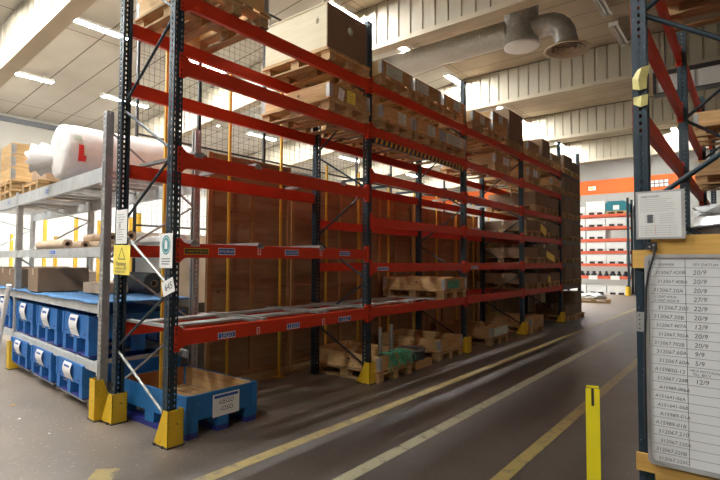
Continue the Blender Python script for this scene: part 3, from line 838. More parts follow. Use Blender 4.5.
def place_bin(u, v, z, label):
    global first
    o = BIN if first else copy_tree(BIN); first = False
    o.location = G(u, v, z); o.rotation_euler = (0, 0, TH); o['label'] = label; o['group'] = 'blue bins in the grey rack'
    return o
nmb = ['next to the yellow guards', 'in the middle of its row', 'at the far end of its row']
for k, u in enumerate((.80, 1.86, 2.90)):
    place_bin(u, .03, .545, 'blue bin with paper label in the upper row, '+nmb[k])
    place_bin(u, -.02, .115, 'blue bin on a wheeled dolly on the floor, '+nmb[k]).scale = (1, 1, .80)
place_bin(BW+.75, .03, .545, 'blue bin on the shelf row beyond the second grey upright')
for k, u in enumerate((.80, 1.86, 2.90)):
    r = thing('wheeled_dolly', 'low wheeled dolly under the floor bin, '+nmb[k], 'dolly', G(u, -.02, 0), TH, 'dollies under the bins')
    m_ = MB()
    for y in (.03, .95): m_.box(-.40, .40, y, y+.05, .085, .113, 'grey_paint')
    for x in (-.40, .35): m_.box(x, x+.05, .08, .95, .085, .113, 'grey_paint')
    m_.build('frame', r)
    for x in (-.34, .34):
        for y in (.0, .98):
            y = .10 if y < .5 else .9
            w_ = MB(); w_.ring((x-.014, y+.02, .042), (x+.014, y+.02, .042), .042, .012, 'wheel_grey', 18); wo = w_.build('wheel', r)
            MB().box(x-.02, x+.02, y+.01, y+.03, .04, .086, 'dark_steel').build('fork', wo)
# upper row stands on rails lying on the lower beam
# blue mat
m_ = MB(); n = 28
rnd = random.Random(5); vs = []; nv = 10
for i in range(n+1):
    for j in range(nv+1):
        x = -.06-(2*BW-.15)*i/n; y = -.025+1.10*j/nv
        vs.append((x, y, 1.135+.012+rnd.uniform(-.006, .008)))
m_.add(vs, [(i*(nv+1)+j, (i+1)*(nv+1)+j, (i+1)*(nv+1)+j+1, i*(nv+1)+j+1) for i in range(n) for j in range(nv)], 'mat_blue', True)
o = solo(m_, 'blue_mat', 'blue padded mat covering the shelf above the blue bins', 'mat', tuple(GO), TH)
so = o.modifiers.new('s', 'SOLIDIFY'); so.thickness = .012; so.offset = -1; fix_normals(o.data)

def gcarton(u, v, z, dims, mat, label, rz=0):
    dx, dy, dz = dims
    p = Rg @ Vector((-u, v+dy/2, z))
    return carton('cardboard_box', dims, tuple(p), label, mat, rz=TH+rz, group='cartons on the grey rack')
gcarton(2.42, .0, 1.160, (.46, .62, .31), 'cardboard', 'long brown carton lying on the blue mat at its front edge')
gcarton(3.75, .02, 1.160, (.5, .9, .28), 'cardboard', 'brown carton on the blue mat beyond the second grey upright')
gcarton(4.35, .05, 1.160, (.55, .9, .30), 'cardboard', 'larger brown carton at the distant end of the blue mat')
gcarton(3.05, .45, 1.160, (.35, .5, .24), 'light_card', 'small pale carton half hidden behind the long brown one')
carton('cardboard_box', (.5, .35, .13), (-6.6, 3.05, 1.16), 'flat orange-brown carton behind the dark foam roll', 'light_card', group='cartons on the grey rack')
# dark foam roll
r = thing('foam_roll', 'thick dark grey foam roll lying on the blue mat behind the yellow warning sign', 'roll', (-5.86, 3.30, 1.156+.135), TH)
MB().ring((-.95, 0, 0), (0, 0, 0), .135, .045, 'black_foam', 36).build('foam', r)
MB().ring((-.95, 0, 0), (.004, 0, 0), .044, .034, 'cardboard', 24).build('core', r)
# kraft paper rolls on the middle shelf
for k, (u1, ln, v, zz, rr) in enumerate(((1.72, 1.2, .20, 0, .062), (1.75, 1.0, .42, 0, .056), (1.55, 1.0, .56, 0, .056), (1.38, .9, .70, 0, .060), (1.20, 1.1, .86, 0, .056), (1.42, .9, .63, .100, .058), (1.20, .9, .78, .105, .066))):
    zc = 1.722+rr+zz
    r = thing('paper_roll', 'kraft paper roll on the middle grey shelf, %s in the heap from its front' % ordn[k], 'roll', G(u1, v, zc), TH, 'kraft rolls on the grey rack')
    MB().ring((-ln, 0, 0), (0, 0, 0), rr, rr*.5, 'light_card', 24, 'cardboard').build('paper', r)
    MB().ring((-ln, 0, 0), (.003, 0, 0), rr*.5-.001, rr*.38, 'cardboard', 18).build('core', r)
m_ = MB()
for k in range(3): m_.tube((-.95-.1*k, .12, 0), (-.12, .12, 0), .085-.0*k, 'wrap_white', 16) if k == 0 else None
o = solo(m_, 'paper_roll', 'fat pale roll lying behind the end frame at middle shelf height', 'roll', (-5.2, 3.2, 1.722+.085), TH, 'kraft rolls on the grey rack')

# bubble wrap bale, axis along depth
c0 = Rg @ Vector((-1.40, -.04, 2.545+.355))
r = thing('bubble_wrap_roll', 'huge white plastic wrapped roll lying on top of the grey rack', 'roll', tuple(c0), TH)
rnd = random.Random(9); m_ = MB(); nseg = 40; prof = [(0, .30), (.12, .31), (.20, .30), (.27, .25), (.325, .14), (.352, .0)]
rings = []
for (rr, yy) in [(.05, .0), (.18, -.005), (.29, .0), (.335, .015), (.356, .06)]+[(.358+.0*k, .15+.165*k) for k in range(10)]+[(.33, 1.66), (.2, 1.68), (.02, 1.68)]:
    ring = []
    for i in range(nseg):
        a = 2*PI*i/nseg; k_ = 1+rnd.uniform(-.018, .018)
        z = rr*k_*math.sin(a)
        if z < -.355: z = -.355
        ring.append((rr*k_*math.cos(a), yy+rnd.uniform(-.006, .006), z))
    rings.append(ring)
vs = [p for rg in rings for p in rg]
m_.add(vs, [(k*nseg+i, k*nseg+(i+1) % nseg, (k+1)*nseg+(i+1) % nseg, (k+1)*nseg+i) for k in range(len(rings)-1) for i in range(nseg)]+[tuple(range(nseg))], 'wrap_white', True)
o = m_.build('wrapped_body', r); fix_normals(o.data)
m_ = MB(); rings = []
for t, rr in ((0, .06), (.3, .13), (.55, .17), (.72, .20), (.88, .15), (1, .07)):
    ring = []
    for i in range(20):
        a = 2*PI*i/20; k_ = rr*(1+(.22 if i % 2 else -.18)+rnd.uniform(-.08, .08))
        ring.append((-.08-.46*t, .10-.22*t+k_*math.cos(a)*.8, -.06+.05*t*(1-t)+k_*math.sin(a)*.95))
    rings.append(ring)
vs = [p for rg in rings for p in rg]
m_.add(vs, [(k*20+i, k*20+(i+1) % 20, (k+1)*20+(i+1) % 20, (k+1)*20+i) for k in range(5) for i in range(20)]+[tuple(range(100, 120)), tuple(range(20))], 'wrap_white', True)
o = m_.build('gathered_plastic', r); fix_normals(o.data); r.scale = (.95, 1, .95); r.location.z = 2.545+.340
# red mark, bent onto the body side facing the aisle
def on_cyl(a0, a1, y0, y1, mat, name, pts=None):
    m_ = MB(); n = 5; vs = []
    for i in range(n+1):
        a = a0+(a1-a0)*i/n
        for y in (y0, y1): vs.append((.372*math.cos(a), y, .372*math.sin(a)))
    m_.add(vs, [(2*i, 2*i+1, 2*i+3, 2*i+2) for i in range(n)], mat); return m_
mk = on_cyl(-.40, .16, .13, .185, 'red_ink', ''); mk2 = on_cyl(-.40, -.20, .185, .215, 'red_ink', '')
mk.add(mk2.v, mk2.f, 'red_ink'); mk.build('red_mark', r, label='red printed mark')
on_cyl(.30, .50, .08, .17, 'paper_green', '').build('label_patch', r)

# crates on top of the grey rack (next bay)
def gput(kind, u, v, z, label): 
    p = Rg @ Vector((-u, v, z)); return put(kind, tuple(p), label, TH+PI/2, False)
gput('p', 4.35, .64, 2.54, 'lower of the two pallets under the crate on the grey rack')
gput('p', 4.35, .64, 2.69, 'upper of the two pallets under the crate on the grey rack')
gput('c', 4.35, .64, 2.836, 'bottom collar of the crate on the grey rack')
gput('c', 4.35, .64, 3.033, 'middle collar of the crate on the grey rack')
gput('c', 4.35, .64, 3.230, 'top collar of the crate on the grey rack')
gput('p', 2.9, .64, 2.54, 'pallet on the grey rack between the crate and the white wrapped roll')
carton('cardboard_box', (.7, 1.0, .20), G(2.95, .66, 2.69), 'shallow brown carton behind the gathered plastic on the grey rack', 'kraft', rz=TH, group='cartons on the grey rack')
m_ = MB(); m_.ring((0, 0, 0), (0, 0, .26), .06, .045, 'galvanised', 20)
solo(m_, 'steel_pipe', 'short grey pipe standing on the brown carton at the front of the grey rack', 'pipe', G(3.15, .3, 2.90))
# white rail leaning at the front
m_ = MB(); m_.tube((-7.87, 2.20, .03), (-7.35, 2.20, 1.23), .028, 'white_plastic', 12); m_.tube((-7.35, 2.20, 1.23), (-7.335, 2.20, 1.265), .031, 'white_plastic', 12)
solo(m_, 'white_pole', 'white pole leaning against the front of the grey rack', 'pole')
# tall thin conduit beside the grey upright
m_ = MB(); m_.tube((-5.25, 3.1, 0), (-5.25, 3.1, CZ), .016, 'board_rim', 10)
for z in (1.9, 3.0, 5): m_.box(-5.28, -5.22, 3.085, 3.115, z, z+.02, 'dark_steel')
solo(m_, 'conduit_pipe', 'thin brownish conduit pipe rising to the roof behind the grey upright', 'pipe')

# ------------------------------------------------------------------ signs on the end frame (facing -Y)
yS = Y[0]-.05
def sign_plate(name, w, h, mat, loc, label, tilt=0, cat='sign'):
    r = thing(name, label, cat, loc); r.rotation_euler = (0, tilt, 0)
    MB().plate((0, 0, 0), (1, 0, 0), (0, 0, 1), w, h, .003, mat).build('plate', r)
    return r
r = sign_plate('info_sheet', .215, .33, 'paper', (-4.905, yS, 1.74), 'white information sheet on the rear blue upright above the yellow sign')
m_ = MB()
for k in range(11):
    if k in (4, 5): continue
    m_.plate((.03, -.0035, .28-.024*k), (1, 0, 0), (0, 0, 1), random.uniform(.09, .15), .004, .0004, 'ink_grey')
m_.plate((.05, -.0035, .15), (1, 0, 0), (0, 0, 1), .04, .05, .0004, 'board_rim'); m_.build('print', r)
r = sign_plate('warning_sign', .32, .285, 'paper_yellow', (-4.935, yS-.004, 1.445), 'yellow warning sign with a black triangle hung on the rear blue upright', .02)
m_ = MB(); t0, t1 = .085, .068
cx, cz = .16, .195
def tri(rad): return [(cx+rad*math.cos(PI/2+2*PI*k/3), cz-.01+rad*math.sin(PI/2+2*PI*k/3)*.92) for k in range(3)]
o_, i_ = tri(t0), tri(t1)
for k in range(3):
    a, b_ = o_[k], o_[(k+1) % 3]; c_, d_ = i_[(k+1) % 3], i_[k]
    m_.add([(a[0], -.0036, a[1]), (b_[0], -.0036, b_[1]), (c_[0], -.0036, c_[1]), (d_[0], -.0036, d_[1])], [(0, 1, 2, 3)], 'ink')
m_.text('Varning', .065, (.05, -.0034, .085), (1, 0, 0), (0, 0, 1), 'ink_grey'); m_.text('utrymme under', .036, (.04, -.0034, .05), (1, 0, 0), (0, 0, 1), 'ink_grey'); m_.text('hyllplan snett', .036, (.045, -.0034, .018), (1, 0, 0), (0, 0, 1), 'ink_grey')
m_.build('print', r)
r = sign_plate('mandatory_sign', .20, .30, 'paper', (-4.095, yS, 1.515), 'white sign with a blue oval hand symbol on the front blue upright')
m_ = MB(); n = 24
def ell(rx, rz, mat, dy, c=(.10, .20)): m_.add([(c[0]+rx*math.cos(2*PI*k/n), dy, c[1]+rz*math.sin(2*PI*k/n)) for k in range(n)], [tuple(range(n))], mat)
ell(.068, .085, 'sign_teal', -.0036); ell(.058, .073, 'paper_green', -.0040); ell(.050, .064, 'sign_teal', -.0044)
m_.plate((.078, -.0046, .165), (1, 0, 0), (0, 0, 1), .044, .055, .0002, 'paper')
for k in range(4): m_.plate((.079+.011*k, -.0046, .218), (1, 0, 0), (0, 0, 1), .008, .028 if k in (1, 2) else .02, .0002, 'paper')
for k in range(3): m_.plate((.03, -.0036, .075-.022*k), (1, 0, 0), (0, 0, 1), .14-.02*(k == 2), .008, .0003, 'ink_grey')
m_.build('print', r)
r = sign_plate('number_tag', .185, .125, 'paper', (-4.01, yS-.006, 1.265), 'tilted white card with a handwritten number on the front blue upright', -.32, 'tag')
m_ = MB(); m_.text('645', .085, (.04, -.0035, .035), (1, 0, 0), (0, 0, 1), 'ink'); m_.build('handwriting', r)

# ------------------------------------------------------------------ near rack with the whiteboard
RX, RY = -.62, 3.80
rk = thing('pallet_rack', 'near blue and red pallet rack that carries the whiteboard on its end', 'pallet rack', (RX, RY, 0))
um = upright_mb(4.9, .10, .085, 'frame_blue').mesh('upright'); fix_normals(um)
um2 = upright_mb(4.2, .10, .085, 'upright_blue').mesh('upright'); fix_normals(um2)
for k in range(4):
    for side in (0, 1):
        o = bpy.data.objects.new('upright', um if k == 0 else um2); COL.objects.link(o); o.parent = rk
        o.location = (0 if side == 0 else 1.08, 2.8*k+.05, 0); o.rotation_euler = (0, 0, PI if side == 0 else 0)
    nd = [('r', 3.95), ('l', 3.30), ('r', 2.65), ('l', 1.97), ('r', 1.30), ('l', .62)] if k == 0 else [('r', 4.0), ('l', 3.2), ('r', 2.5), ('l', 1.8), ('r', 1.0), ('l', .2)]
    nd = [('l', 3.33), ('r', 2.62)] if False else nd
    for (s0, z0), (s1, z1) in zip(nd[:-1], nd[1:]):
        xa = .05 if s0 == 'l' else 1.03; xb = .05 if s1 == 'l' else 1.03
        MB().tube((xa, 2.8*k+.05, z0), (xb, 2.8*k+.05, z1), .017, 'upright_blue').build('brace', rk)
for k in range(3):
    for z in ((2.66, 3.34, 3.98) if k == 0 else (2.66, 3.34, 4.05)):
        beam_mb(.05+2.8*k, .05+2.8*(k+1), z, .13, .05, -.003, 'beam_red', -1).build('beam', rk)
        beam_mb(.05+2.8*k, .05+2.8*(k+1), z, .13, .05, 1.083, 'beam_red', 1).build('beam', rk)
for y in (4.75, 5.65):
    put('p', (RX+.58, y, 3.99), 'wooden pallet high on the near rack, %s of two' % ('nearer' if y < 5 else 'farther'))
    carton('cardboard_box', (1.1, .76, .4), (RX+.58, y, 4.136), 'brown carton high on the near rack, %s of two' % ('nearer' if y < 5 else 'farther'), group='cartons on the near rack')
for y, z, t in ((8.75, 3.35, 'upper of two in its second bay'), (8.75, 2.67, 'lower of two in its second bay')):
    put('p', (RX+.62, y, z), 'wooden pallet on the near rack, '+t, 0, True)
    put('c', (RX+.62, y, z+.146), 'wooden collar on the near rack, '+t, 0, True)
# planks across the end
m_ = MB(); m_.box(-.012, 1.12, -.03, 0, 1.545, 1.665, 'plank_ochre'); m_.box(.10, 1.15, -.03, 0, 1.665, 1.76, 'plank_ochre')
o = solo(m_, 'wooden_plank', 'ochre wooden plank screwed across the rack end above the whiteboard', 'plank', (RX, RY, 0))
m_ = MB(); m_.box(-.012, 1.12, -.03, 0, .215, .325, 'plank_ochre'); m_.box(.10, 1.12, -.055, -.03, .185, .275, 'plank_ochre')
o = solo(m_, 'wooden_plank', 'ochre wooden plank under the lower edge of the whiteboard', 'plank', (RX, RY, 0))
# clamp plate on upright
m_ = MB(); m_.box(-.006, .09, -.004, 0, 1.12, 1.25, 'galvanised')
for zz in (1.14, 1.17, 1.2, 1.23): m_.tube((.02, -.005, zz), (.02, -.004, zz), .005, 'clad_gap', 6); m_.tube((.06, -.005, zz), (.06, -.004, zz), .005, 'clad_gap', 6)
m_.build('splice_plate', rk)
# whiteboard
WY = RY-.06
r = thing('whiteboard', 'grey rimmed whiteboard with a handwritten table of numbers, fixed on the rack end', 'whiteboard', (-.555, WY, .29))
BWd, BH = 1.22, 1.345
def rounded(w, h, rad, n=5):
    pts = []
    for cx, cz, a0 in ((w-rad, rad, -PI/2), (w-rad, h-rad, 0), (rad, h-rad, PI/2), (rad, rad, PI)):
        for k in range(n+1): a = a0+PI/2*k/n; pts.append((cx+rad*math.cos(a), cz+rad*math.sin(a)))
    return pts
m_ = MB(); po = rounded(BWd, BH, .035); pi2 = [(.022+x*(BWd-.044)/BWd, .022+z*(BH-.044)/BH) for x, z in po]; n = len(po)
vs = [(x, -.022, z) for x, z in po]+[(x, -.022, z) for x, z in pi2]+[(x, 0, z) for x, z in po]+[(x, -.008, z) for x, z in pi2]
m_.add(vs, [(i, (i+1) % n, n+(i+1) % n, n+i) for i in range(n)]+[(i, 2*n+i, 2*n+(i+1) % n, (i+1) % n) for i in range(n)]+[(n+i, n+(i+1) % n, 3*n+(i+1) % n, 3*n+i) for i in range(n)], 'board_rim')
m_.build('rim', r)
m_ = MB(); m_.add([(x, -.009, z) for x, z in pi2]+[(x, 0, z) for x, z in pi2], [tuple(range(n)), tuple(range(n, 2*n))[::-1]], 'whiteboard'); m_.build('panel', r)
m_ = MB(); rows = 23; z_top = BH-.030; pit = .0562
for k in range(1, rows+1): m_.plate((.03, -.0092, z_top-pit*k-.001*0), (1, 0, 0), (0, 0, 1), BWd-.06, .0022, .0004, 'ink_grey')
for x in (.222, .48): m_.plate((x, -.0092, .03), (1, 0, 0), (0, 0, 1), .0032, BH-.06, .0004, 'ink_grey')
m_.build('table_lines', r)
ents = [('ID NUMMER', 'LEV DATUM'), ('312067.420B', '20/9'), ('312067.408A', '20/9'), ('312067.20A', '20/9'), ('', '27/9'), ('312067.200', '22/9'), ('312067.20B', '20/9'), ('312067.407A', '12/9'), ('312067.702A', '20/9'), ('312067.702B', '20/9'), ('312067.60A', '9/9'), ('312067.60A', '5/9'), ('A159850-12', ''), ('312067.120B', '12/9'), ('A15989-006A', ''), ('A151641-06A', ''), ('A151641-06B', ''), ('A15989-01A', ''), ('A15989-01B', ''), ('312067.210', ''), ('312067.220A', ''), ('312067.220B', ''), ('312067.220C', '')]
for k, (a, b_) in enumerate(ents):
    m_ = MB(); zb = z_top-pit*(k+1)+.014
    s_ = .036 if k else .026
    mt = 'ink_grey'
    if a:
        vs_, _ = glyph_mesh(a); wd = max(v[0] for v in vs_); s2 = min(s_, .165/wd) if k else .14/wd*.85
        m_.text(a, s2, (.045+.012*((k*7) % 3), -.0092, zb), (1, 0, .015*((k*5) % 3-1)), (.12, 0, 1), mt)
    if b_: m_.text(b_, .040 if k else .024, (.262+.012*((k*3) % 3), -.0092, zb), (1, 0, .03*((k*5) % 3-1)), (.12, 0, 1), mt)
    if m_.v: m_.build('handwritten_row', r)
m_ = MB(); zb = z_top-pit*5
m_.text('312067.404-B', .022, (.05, -.0092, zb+.032), (1, 0, 0), (0, 0, 1), 'ink_grey'); m_.text('312067.402A-B', .022, (.05, -.0092, zb+.008), (1, 0, 0), (0, 0, 1), 'ink_grey')
m_.build('handwritten_row', r); m_ = MB(); zb = z_top-pit*13
m_.text('HELA MOTTAGNA', .020, (.235, -.0092, zb+.033), (1, 0, -.04), (0, 0, 1), 'ink_grey'); m_.text('TILL BH V', .022, (.25, -.0092, zb+.008), (1, 0, 0), (0, 0, 1), 'ink_grey')
m_.build('handwritten_row', r)
# black strap hanging at the board edge
m_ = MB(); pts = [(-.485, 1.70), (-.50, 1.62), (-.53, 1.52), (-.548, 1.40), (-.552, 1.25), (-.56, 1.05), (-.563, .8), (-.565, .45)]
for a, b_ in zip(pts[:-1], pts[1:]): m_.tube((a[0], WY-.035, a[1]), (b_[0], WY-.035, b_[1]), .007, 'ink', 8)
solo(m_, 'hanging_cable', 'black cable hanging down along the edge of the whiteboard', 'cord')
# document holder
r = thing('document_holder', 'grey framed printed notice hanging above the whiteboard', 'notice', (-.60, WY-.005, 1.735))
dw, dh = .275, .315
m_ = MB(); m_.plate((0, 0, 0), (1, 0, 0), (0, 0, 1), dw, dh, .006, 'board_rim'); m_.build('frame', r)
m_ = MB(); m_.plate((.014, -.0062, .012), (1, 0, 0), (0, 0, 1), dw-.034, dh-.024, .001, 'paper'); m_.build('sheet', r)
m_ = MB(); yy = -.0076
m_.text('ARBETSORDER', .016, (.03, yy, .272), (1, 0, 0), (0, 0, 1), 'ink')
for k in range(7): m_.plate((.025, yy, .258-.013*k), (1, 0, 0), (0, 0, 1), random.uniform(.15, .205), .0022, .0003, 'board_rim')
for k in range(4): m_.plate((.055, yy, .150-.013*k), (1, 0, 0), (0, 0, 1), .055, .0025, .0003, 'ink_grey')
m_.plate((.066, yy, .105), (1, 0, 0), (0, 0, 1), .032, .055, .0002, 'ink_grey')
for k in range(5): m_.plate((.135, yy, .160-.014*k), (1, 0, 0), (0, 0, 1), random.uniform(.06, .09), .002, .0003, 'board_rim')
for k in range(5): m_.plate((.025, yy, .085-.015*k), (1, 0, 0), (0, 0, 1), .21, .0018, .0003, 'board_rim')
for x in (.06, .11, .19): m_.plate((x, yy, .025), (1, 0, 0), (0, 0, 1), .0015, .06, .0003, 'red_ink' if x == .11 else 'board_rim')
m_.build('print', r)
m_ = MB(); m_.box(0, .06, -.012, 0, 0, .05, 'ink'); m_.tube((.018, -.02, .02), (.018, -.012, .02), .006, 'steel', 8); m_.tube((.04, -.02, .03), (.04, -.012, .03), .006, 'steel', 8)
solo(m_, 'black_clamp', 'small black clamp on the upright just under the printed notice', 'clamp', (-.545, WY+.02, 1.665))
# yellow tape crumpled on the upright
def crumpled_sheet(name, label, loc, pts, mat):
    m_ = MB(); m_.add([(x, y, z) for x, y, z in pts], [], mat)
    return m_
m_ = MB()
P = [(.0, -.012, .02), (.045, -.03, .0), (.085, -.012, .01), (.0, -.02, .09), (.04, -.045, .07), (.09, -.02, .08), (.03, -.02, .14), (.06, -.04, .15), (.11, -.015, .165), (.02, -.012, .05)]
m_.add(P, [(0, 1, 4, 3), (1, 2, 5, 4), (3, 4, 7, 6), (4, 5, 8, 7)], 'tape_yellow')
o = solo(m_, 'yellow_tape', 'crumpled yellow tape stuck high on the near upright, upper piece', 'tape', (-.615, RY, 2.745), 0, 'yellow tape scraps'); s_ = o.modifiers.new('s', 'SOLIDIFY'); s_.thickness = .003
m_ = MB(); P = [(0, -.01, .0), (.045, -.022, -.03), (.085, -.01, -.015), (.0, -.015, .045), (.05, -.02, .05), (.09, -.01, .055)]
m_.add(P, [(0, 1, 4, 3), (1, 2, 5, 4)], 'tape_yellow')
o = solo(m_, 'yellow_tape', 'crumpled yellow tape stuck on the near upright, lower piece', 'tape', (-.612, RY, 2.66), 0, 'yellow tape scraps'); s_ = o.modifiers.new('s', 'SOLIDIFY'); s_.thickness = .003
# stainless machine behind the board
r = thing('steel_tank', 'stainless steel tank with crumpled clear plastic, standing behind the whiteboard', 'tank', (.02, 5.35, 0))
m_ = MB(); m_.lathe([(.02, 1.98), (.40, 1.98), (.42, 1.96), (.42, 1.90), (.44, 1.885), (.42, 1.87), (.42, .05), (.40, .0), (.02, 0)], 'steel', (0, 0, 0), 40); o = m_.build('shell', r)
m_ = MB(); m_.lathe([(.44, 1.90), (.455, 1.885), (.44, 1.87)], 'dark_steel', (0, 0, 0), 40); m_.build('band', r)
crumple('clear_plastic_bag', 'crumpled clear plastic sheet lying on the steel tank', 'plastic', (-.06, 5.24, 1.985), (.32, .24, .07), 'clear_wrap', 4)

# yellow bollard
r = thing('bollard', 'bright yellow slotted steel bollard standing on the aisle floor', 'bollard', (-.815, 3.43, 0), .25)
m_ = MB(); t = .004; w_ = .040; h_ = .79
m_.box(-w_, w_, w_-t, w_, 0.01, h_, 'bollard_yellow'); m_.box(-w_, -w_+t, -w_, w_-t, .01, h_, 'bollard_yellow'); m_.box(w_-t, w_, -w_, w_-t, .01, h_, 'bollard_yellow')
m_.box(-w_+t, -.008, -w_, -w_+t, .01, h_, 'bollard_yellow'); m_.box(.008, w_-t, -w_, -w_+t, .01, h_, 'bollard_yellow'); m_.box(-.008, .008, -w_, -w_+t, .01, h_-.11, 'bollard_yellow'); m_.box(-.02, .02, -w_+.012, -w_+.016, h_-.16, h_-.002, 'ink')  # dark plate behind the slot stands in for its shaded inside
m_.build('post', r)
m_ = MB(); 
for a in ((-w_, -w_+.003), (w_-.003, w_)): m_.box(a[0], a[1], -w_, w_, h_, h_+.003, 'ink')
m_.box(-w_, -.008, -w_, -w_+.004, h_, h_+.003, 'ink'); m_.box(.008, w_, -w_, -w_+.004, h_, h_+.003, 'ink'); m_.build('cut_edge', r)
m_ = MB(); m_.box(-.09, .09, -.09, .09, 0, .01, 'bollard_yellow'); m_.build('foot_plate', r)

# ------------------------------------------------------------------ far racks
def far_rack(x0, nb, bay, y, levels, mat, label, wht=False):
    r = thing('pallet_rack', label, 'pallet rack', (x0, y, 0))
    for k in range(nb+1):
        for d in (0, 1.0): MB().box(bay*k-.05, bay*k+.05, d-.04, d+.04, 0, levels[-1]+.75, 'upright_blue').build('upright', r)
        MB().tube((bay*k, 0, .3), (bay*k, 1, 1.6), .02, 'upright_blue', 6).build('brace', r)
    for k in range(nb):
        for z in levels:
            for d in (-.02, 1.0): MB().box(bay*k+.05, bay*(k+1)-.05, d, d+.05, z-.14, z, mat).build('beam', r)
    return r
FL = [.90, 1.52, 2.15, 2.76, 3.37, 3.98]
far_rack(-10.25, 2, 2.78, 27.0, FL, 'far_red', 'red beamed rack with white bins standing before the far wall')
far_rack(-4.45, 2, 2.7, 27.3, [.95, 1.6, 2.25, 2.9, 3.6], 'grey_paint', 'grey beamed rack with white bins beside the far red rack')
def far_bin_mesh(h=.30):
    m_ = MB(); W, D = .44, .58
    m_.box(-W, W, -D, D, .12, .12+h, 'white_plastic'); m_.box(-W-.015, W+.015, -D-.015, D+.015, .12+h-.035, .12+h, 'white_plastic')
    for x in (-.38, 0, .38): m_.box(x-.06, x+.06, -D, D, 0, .12, 'white_plastic')
    for x in (-.19, .19): m_.box(x-.12, x+.12, -D+.02, -D+.03, .0, .10, 'ink')
    return m_.mesh('white_bin')
FBM = far_bin_mesh(); FBM2 = far_bin_mesh(.55)
LN = ['on the lowest red beams', 'on the second red beams', 'on the third red beams', 'on the fourth red beams', 'on the fifth red beams', 'on the top red beams']
for li, z in enumerate([0]+FL):
    for k, x in enumerate((-8.2+.15, -7.05-.02, -6.14, -5.22)):
        if li == 1: continue
        if li == 4 and k == 3: continue
        if li == 3 and k == 9: continue
        if li == 6 and k == 3: continue
        o = bpy.data.objects.new('white_bin', FBM2 if li == 6 and k == 2 else FBM); COL.objects.link(o); o.location = (x, 27.55, z+.001)
        o['label'] = 'white bin %s of the far rack, %s' % ('on the floor' if li == 0 else LN[li-1], ('hidden end', 'beside the rack end', 'middle', 'next to the dark upright')[k]); o['category'] = 'bin'; o['group'] = 'white bins in the far rack'
for li, z in enumerate([0, .95, 1.6, 2.25, 2.9]):
    if li == 3: continue
    o = bpy.data.objects.new('white_bin', FBM); COL.objects.link(o); o.location = (-3.75, 27.85, z+.001)
    o['label'] = 'white bin in the far grey beamed rack, %s' % ('on the floor', 'on the lowest beams', 'on the second beams', '', 'on the fourth beams')[li]; o['category'] = 'bin'; o['group'] = 'white bins in the far rack'
# teal crate on top
r = thing('teal_crate', 'teal covered crate on a pale pallet on the top beams of the far rack', 'crate', (-5.22, 27.55, 3.981))
m_ = MB(); m_.prism([(-.46, 0+.14), (.46, .14), (.46, .55), (.36, .63), (-.36, .63), (-.46, .52)], 1, -.55, .55, 'teal'); m_.build('cover', r)
m_ = MB(); m_.box(-.46, .46, -.57, .57, .10, .14, 'fresh_wood')
for x in (-.4, 0, .4): m_.box(x-.06, x+.06, -.57, .57, 0, .10, 'fresh_wood')
m_.build('pallet_base', r)
m_ = MB(); m_.box(-.12, .16, -.556, -.552, .20, .42, 'paper'); m_.build('paper_label', r)
# dark parts on the lowest beams
rnd = random.Random(8)
for k in range(9):
    x = -7.2+.29*k; m_ = MB(); s_ = rnd.uniform(.09, .15)
    m_.lathe([(0, 0), (s_, 0), (s_, .10), (s_*.6, .12), (s_*.6, .22), (.02, .24)], 'dark_steel', (0, 0, 0), 12)
    solo(m_, 'machine_part', 'dark metal part in the row on the lowest red beams of the far rack', 'machine part', (x, 27.3, .901), 0, 'dark parts on the far rack')
m_ = MB(); m_.box(-.2, .2, -.01, 0, 0, .20, 'paper'); solo(m_, 'paper_sign', 'white sheet hung on the lowest red beam of the far rack, nearer the rack end', 'sign', (-6.3, 26.975, .72), 0, 'sheets on the far rack')
m_ = MB(); m_.box(-.2, .2, -.01, 0, 0, .20, 'paper'); solo(m_, 'paper_sign', 'white sheet hung on the lowest red beam of the far rack, nearer the dark upright', 'sign', (-5.3, 26.975, .72), 0, 'sheets on the far rack')
m_ = MB(); m_.tube((0, 0, 0), (0, 0, .42), .12, 'guard_yellow', 14); m_.tube((0, 0, .42), (0, 0, .50), .12, 'ink', 14, .05)
solo(m_, 'floor_barrel', 'small yellow barrel on the floor by the end of the far red rack', 'barrel', (-4.66, 26.6, 0))
# loose pallets on the floor before it
put('p', (-4.95, 21.2, 0), 'pallet lying loose on the floor at the end of the aisle, nearer one', .15, True)
put('p', (-6.0, 22.6, 0), 'pallet lying loose on the floor at the end of the aisle, farther one', -.1, True)
crumple('packing_sacks', 'grey folded sacks heaped on the loose pallet at the aisle end', 'sacks', (-4.95, 21.2, .146), (.5, .32, .14), 'board_rim', 6)
# sign and windows on the orange band
m_ = MB(); m_.box(0, .45, -.02, 0, 0, .26, 'paper'); m_.box(.06, .30, -.025, -.02, .05, .2, 'tape_yellow'); solo(m_, 'hanging_sign', 'small white sign on the orange band of the far wall', 'sign', (-8.25, YF-.04, 6.22))
for a in range(4):
    for b_ in range(2):
        m_ = MB(); m_.box(0, .2, -.03, 0, 0, .17, 'white_plastic'); m_.box(-.02, .22, -.02, 0, -.02, .0, 'ink'); m_.box(-.02, .22, -.02, 0, .17, .19, 'ink'); m_.box(-.02, .0, -.02, 0, -.02, .19, 'ink'); m_.box(.2, .22, -.02, 0, -.02, .19, 'ink')
        solo(m_, 'framed_square', 'one of the small framed squares clustered on the orange wall band', 'fixture', (-4.75+a*.25, YF-.04, 6.15+b_*.22), 0, 'framed squares on the orange band')  # plain white squares with dark frames, no light in them

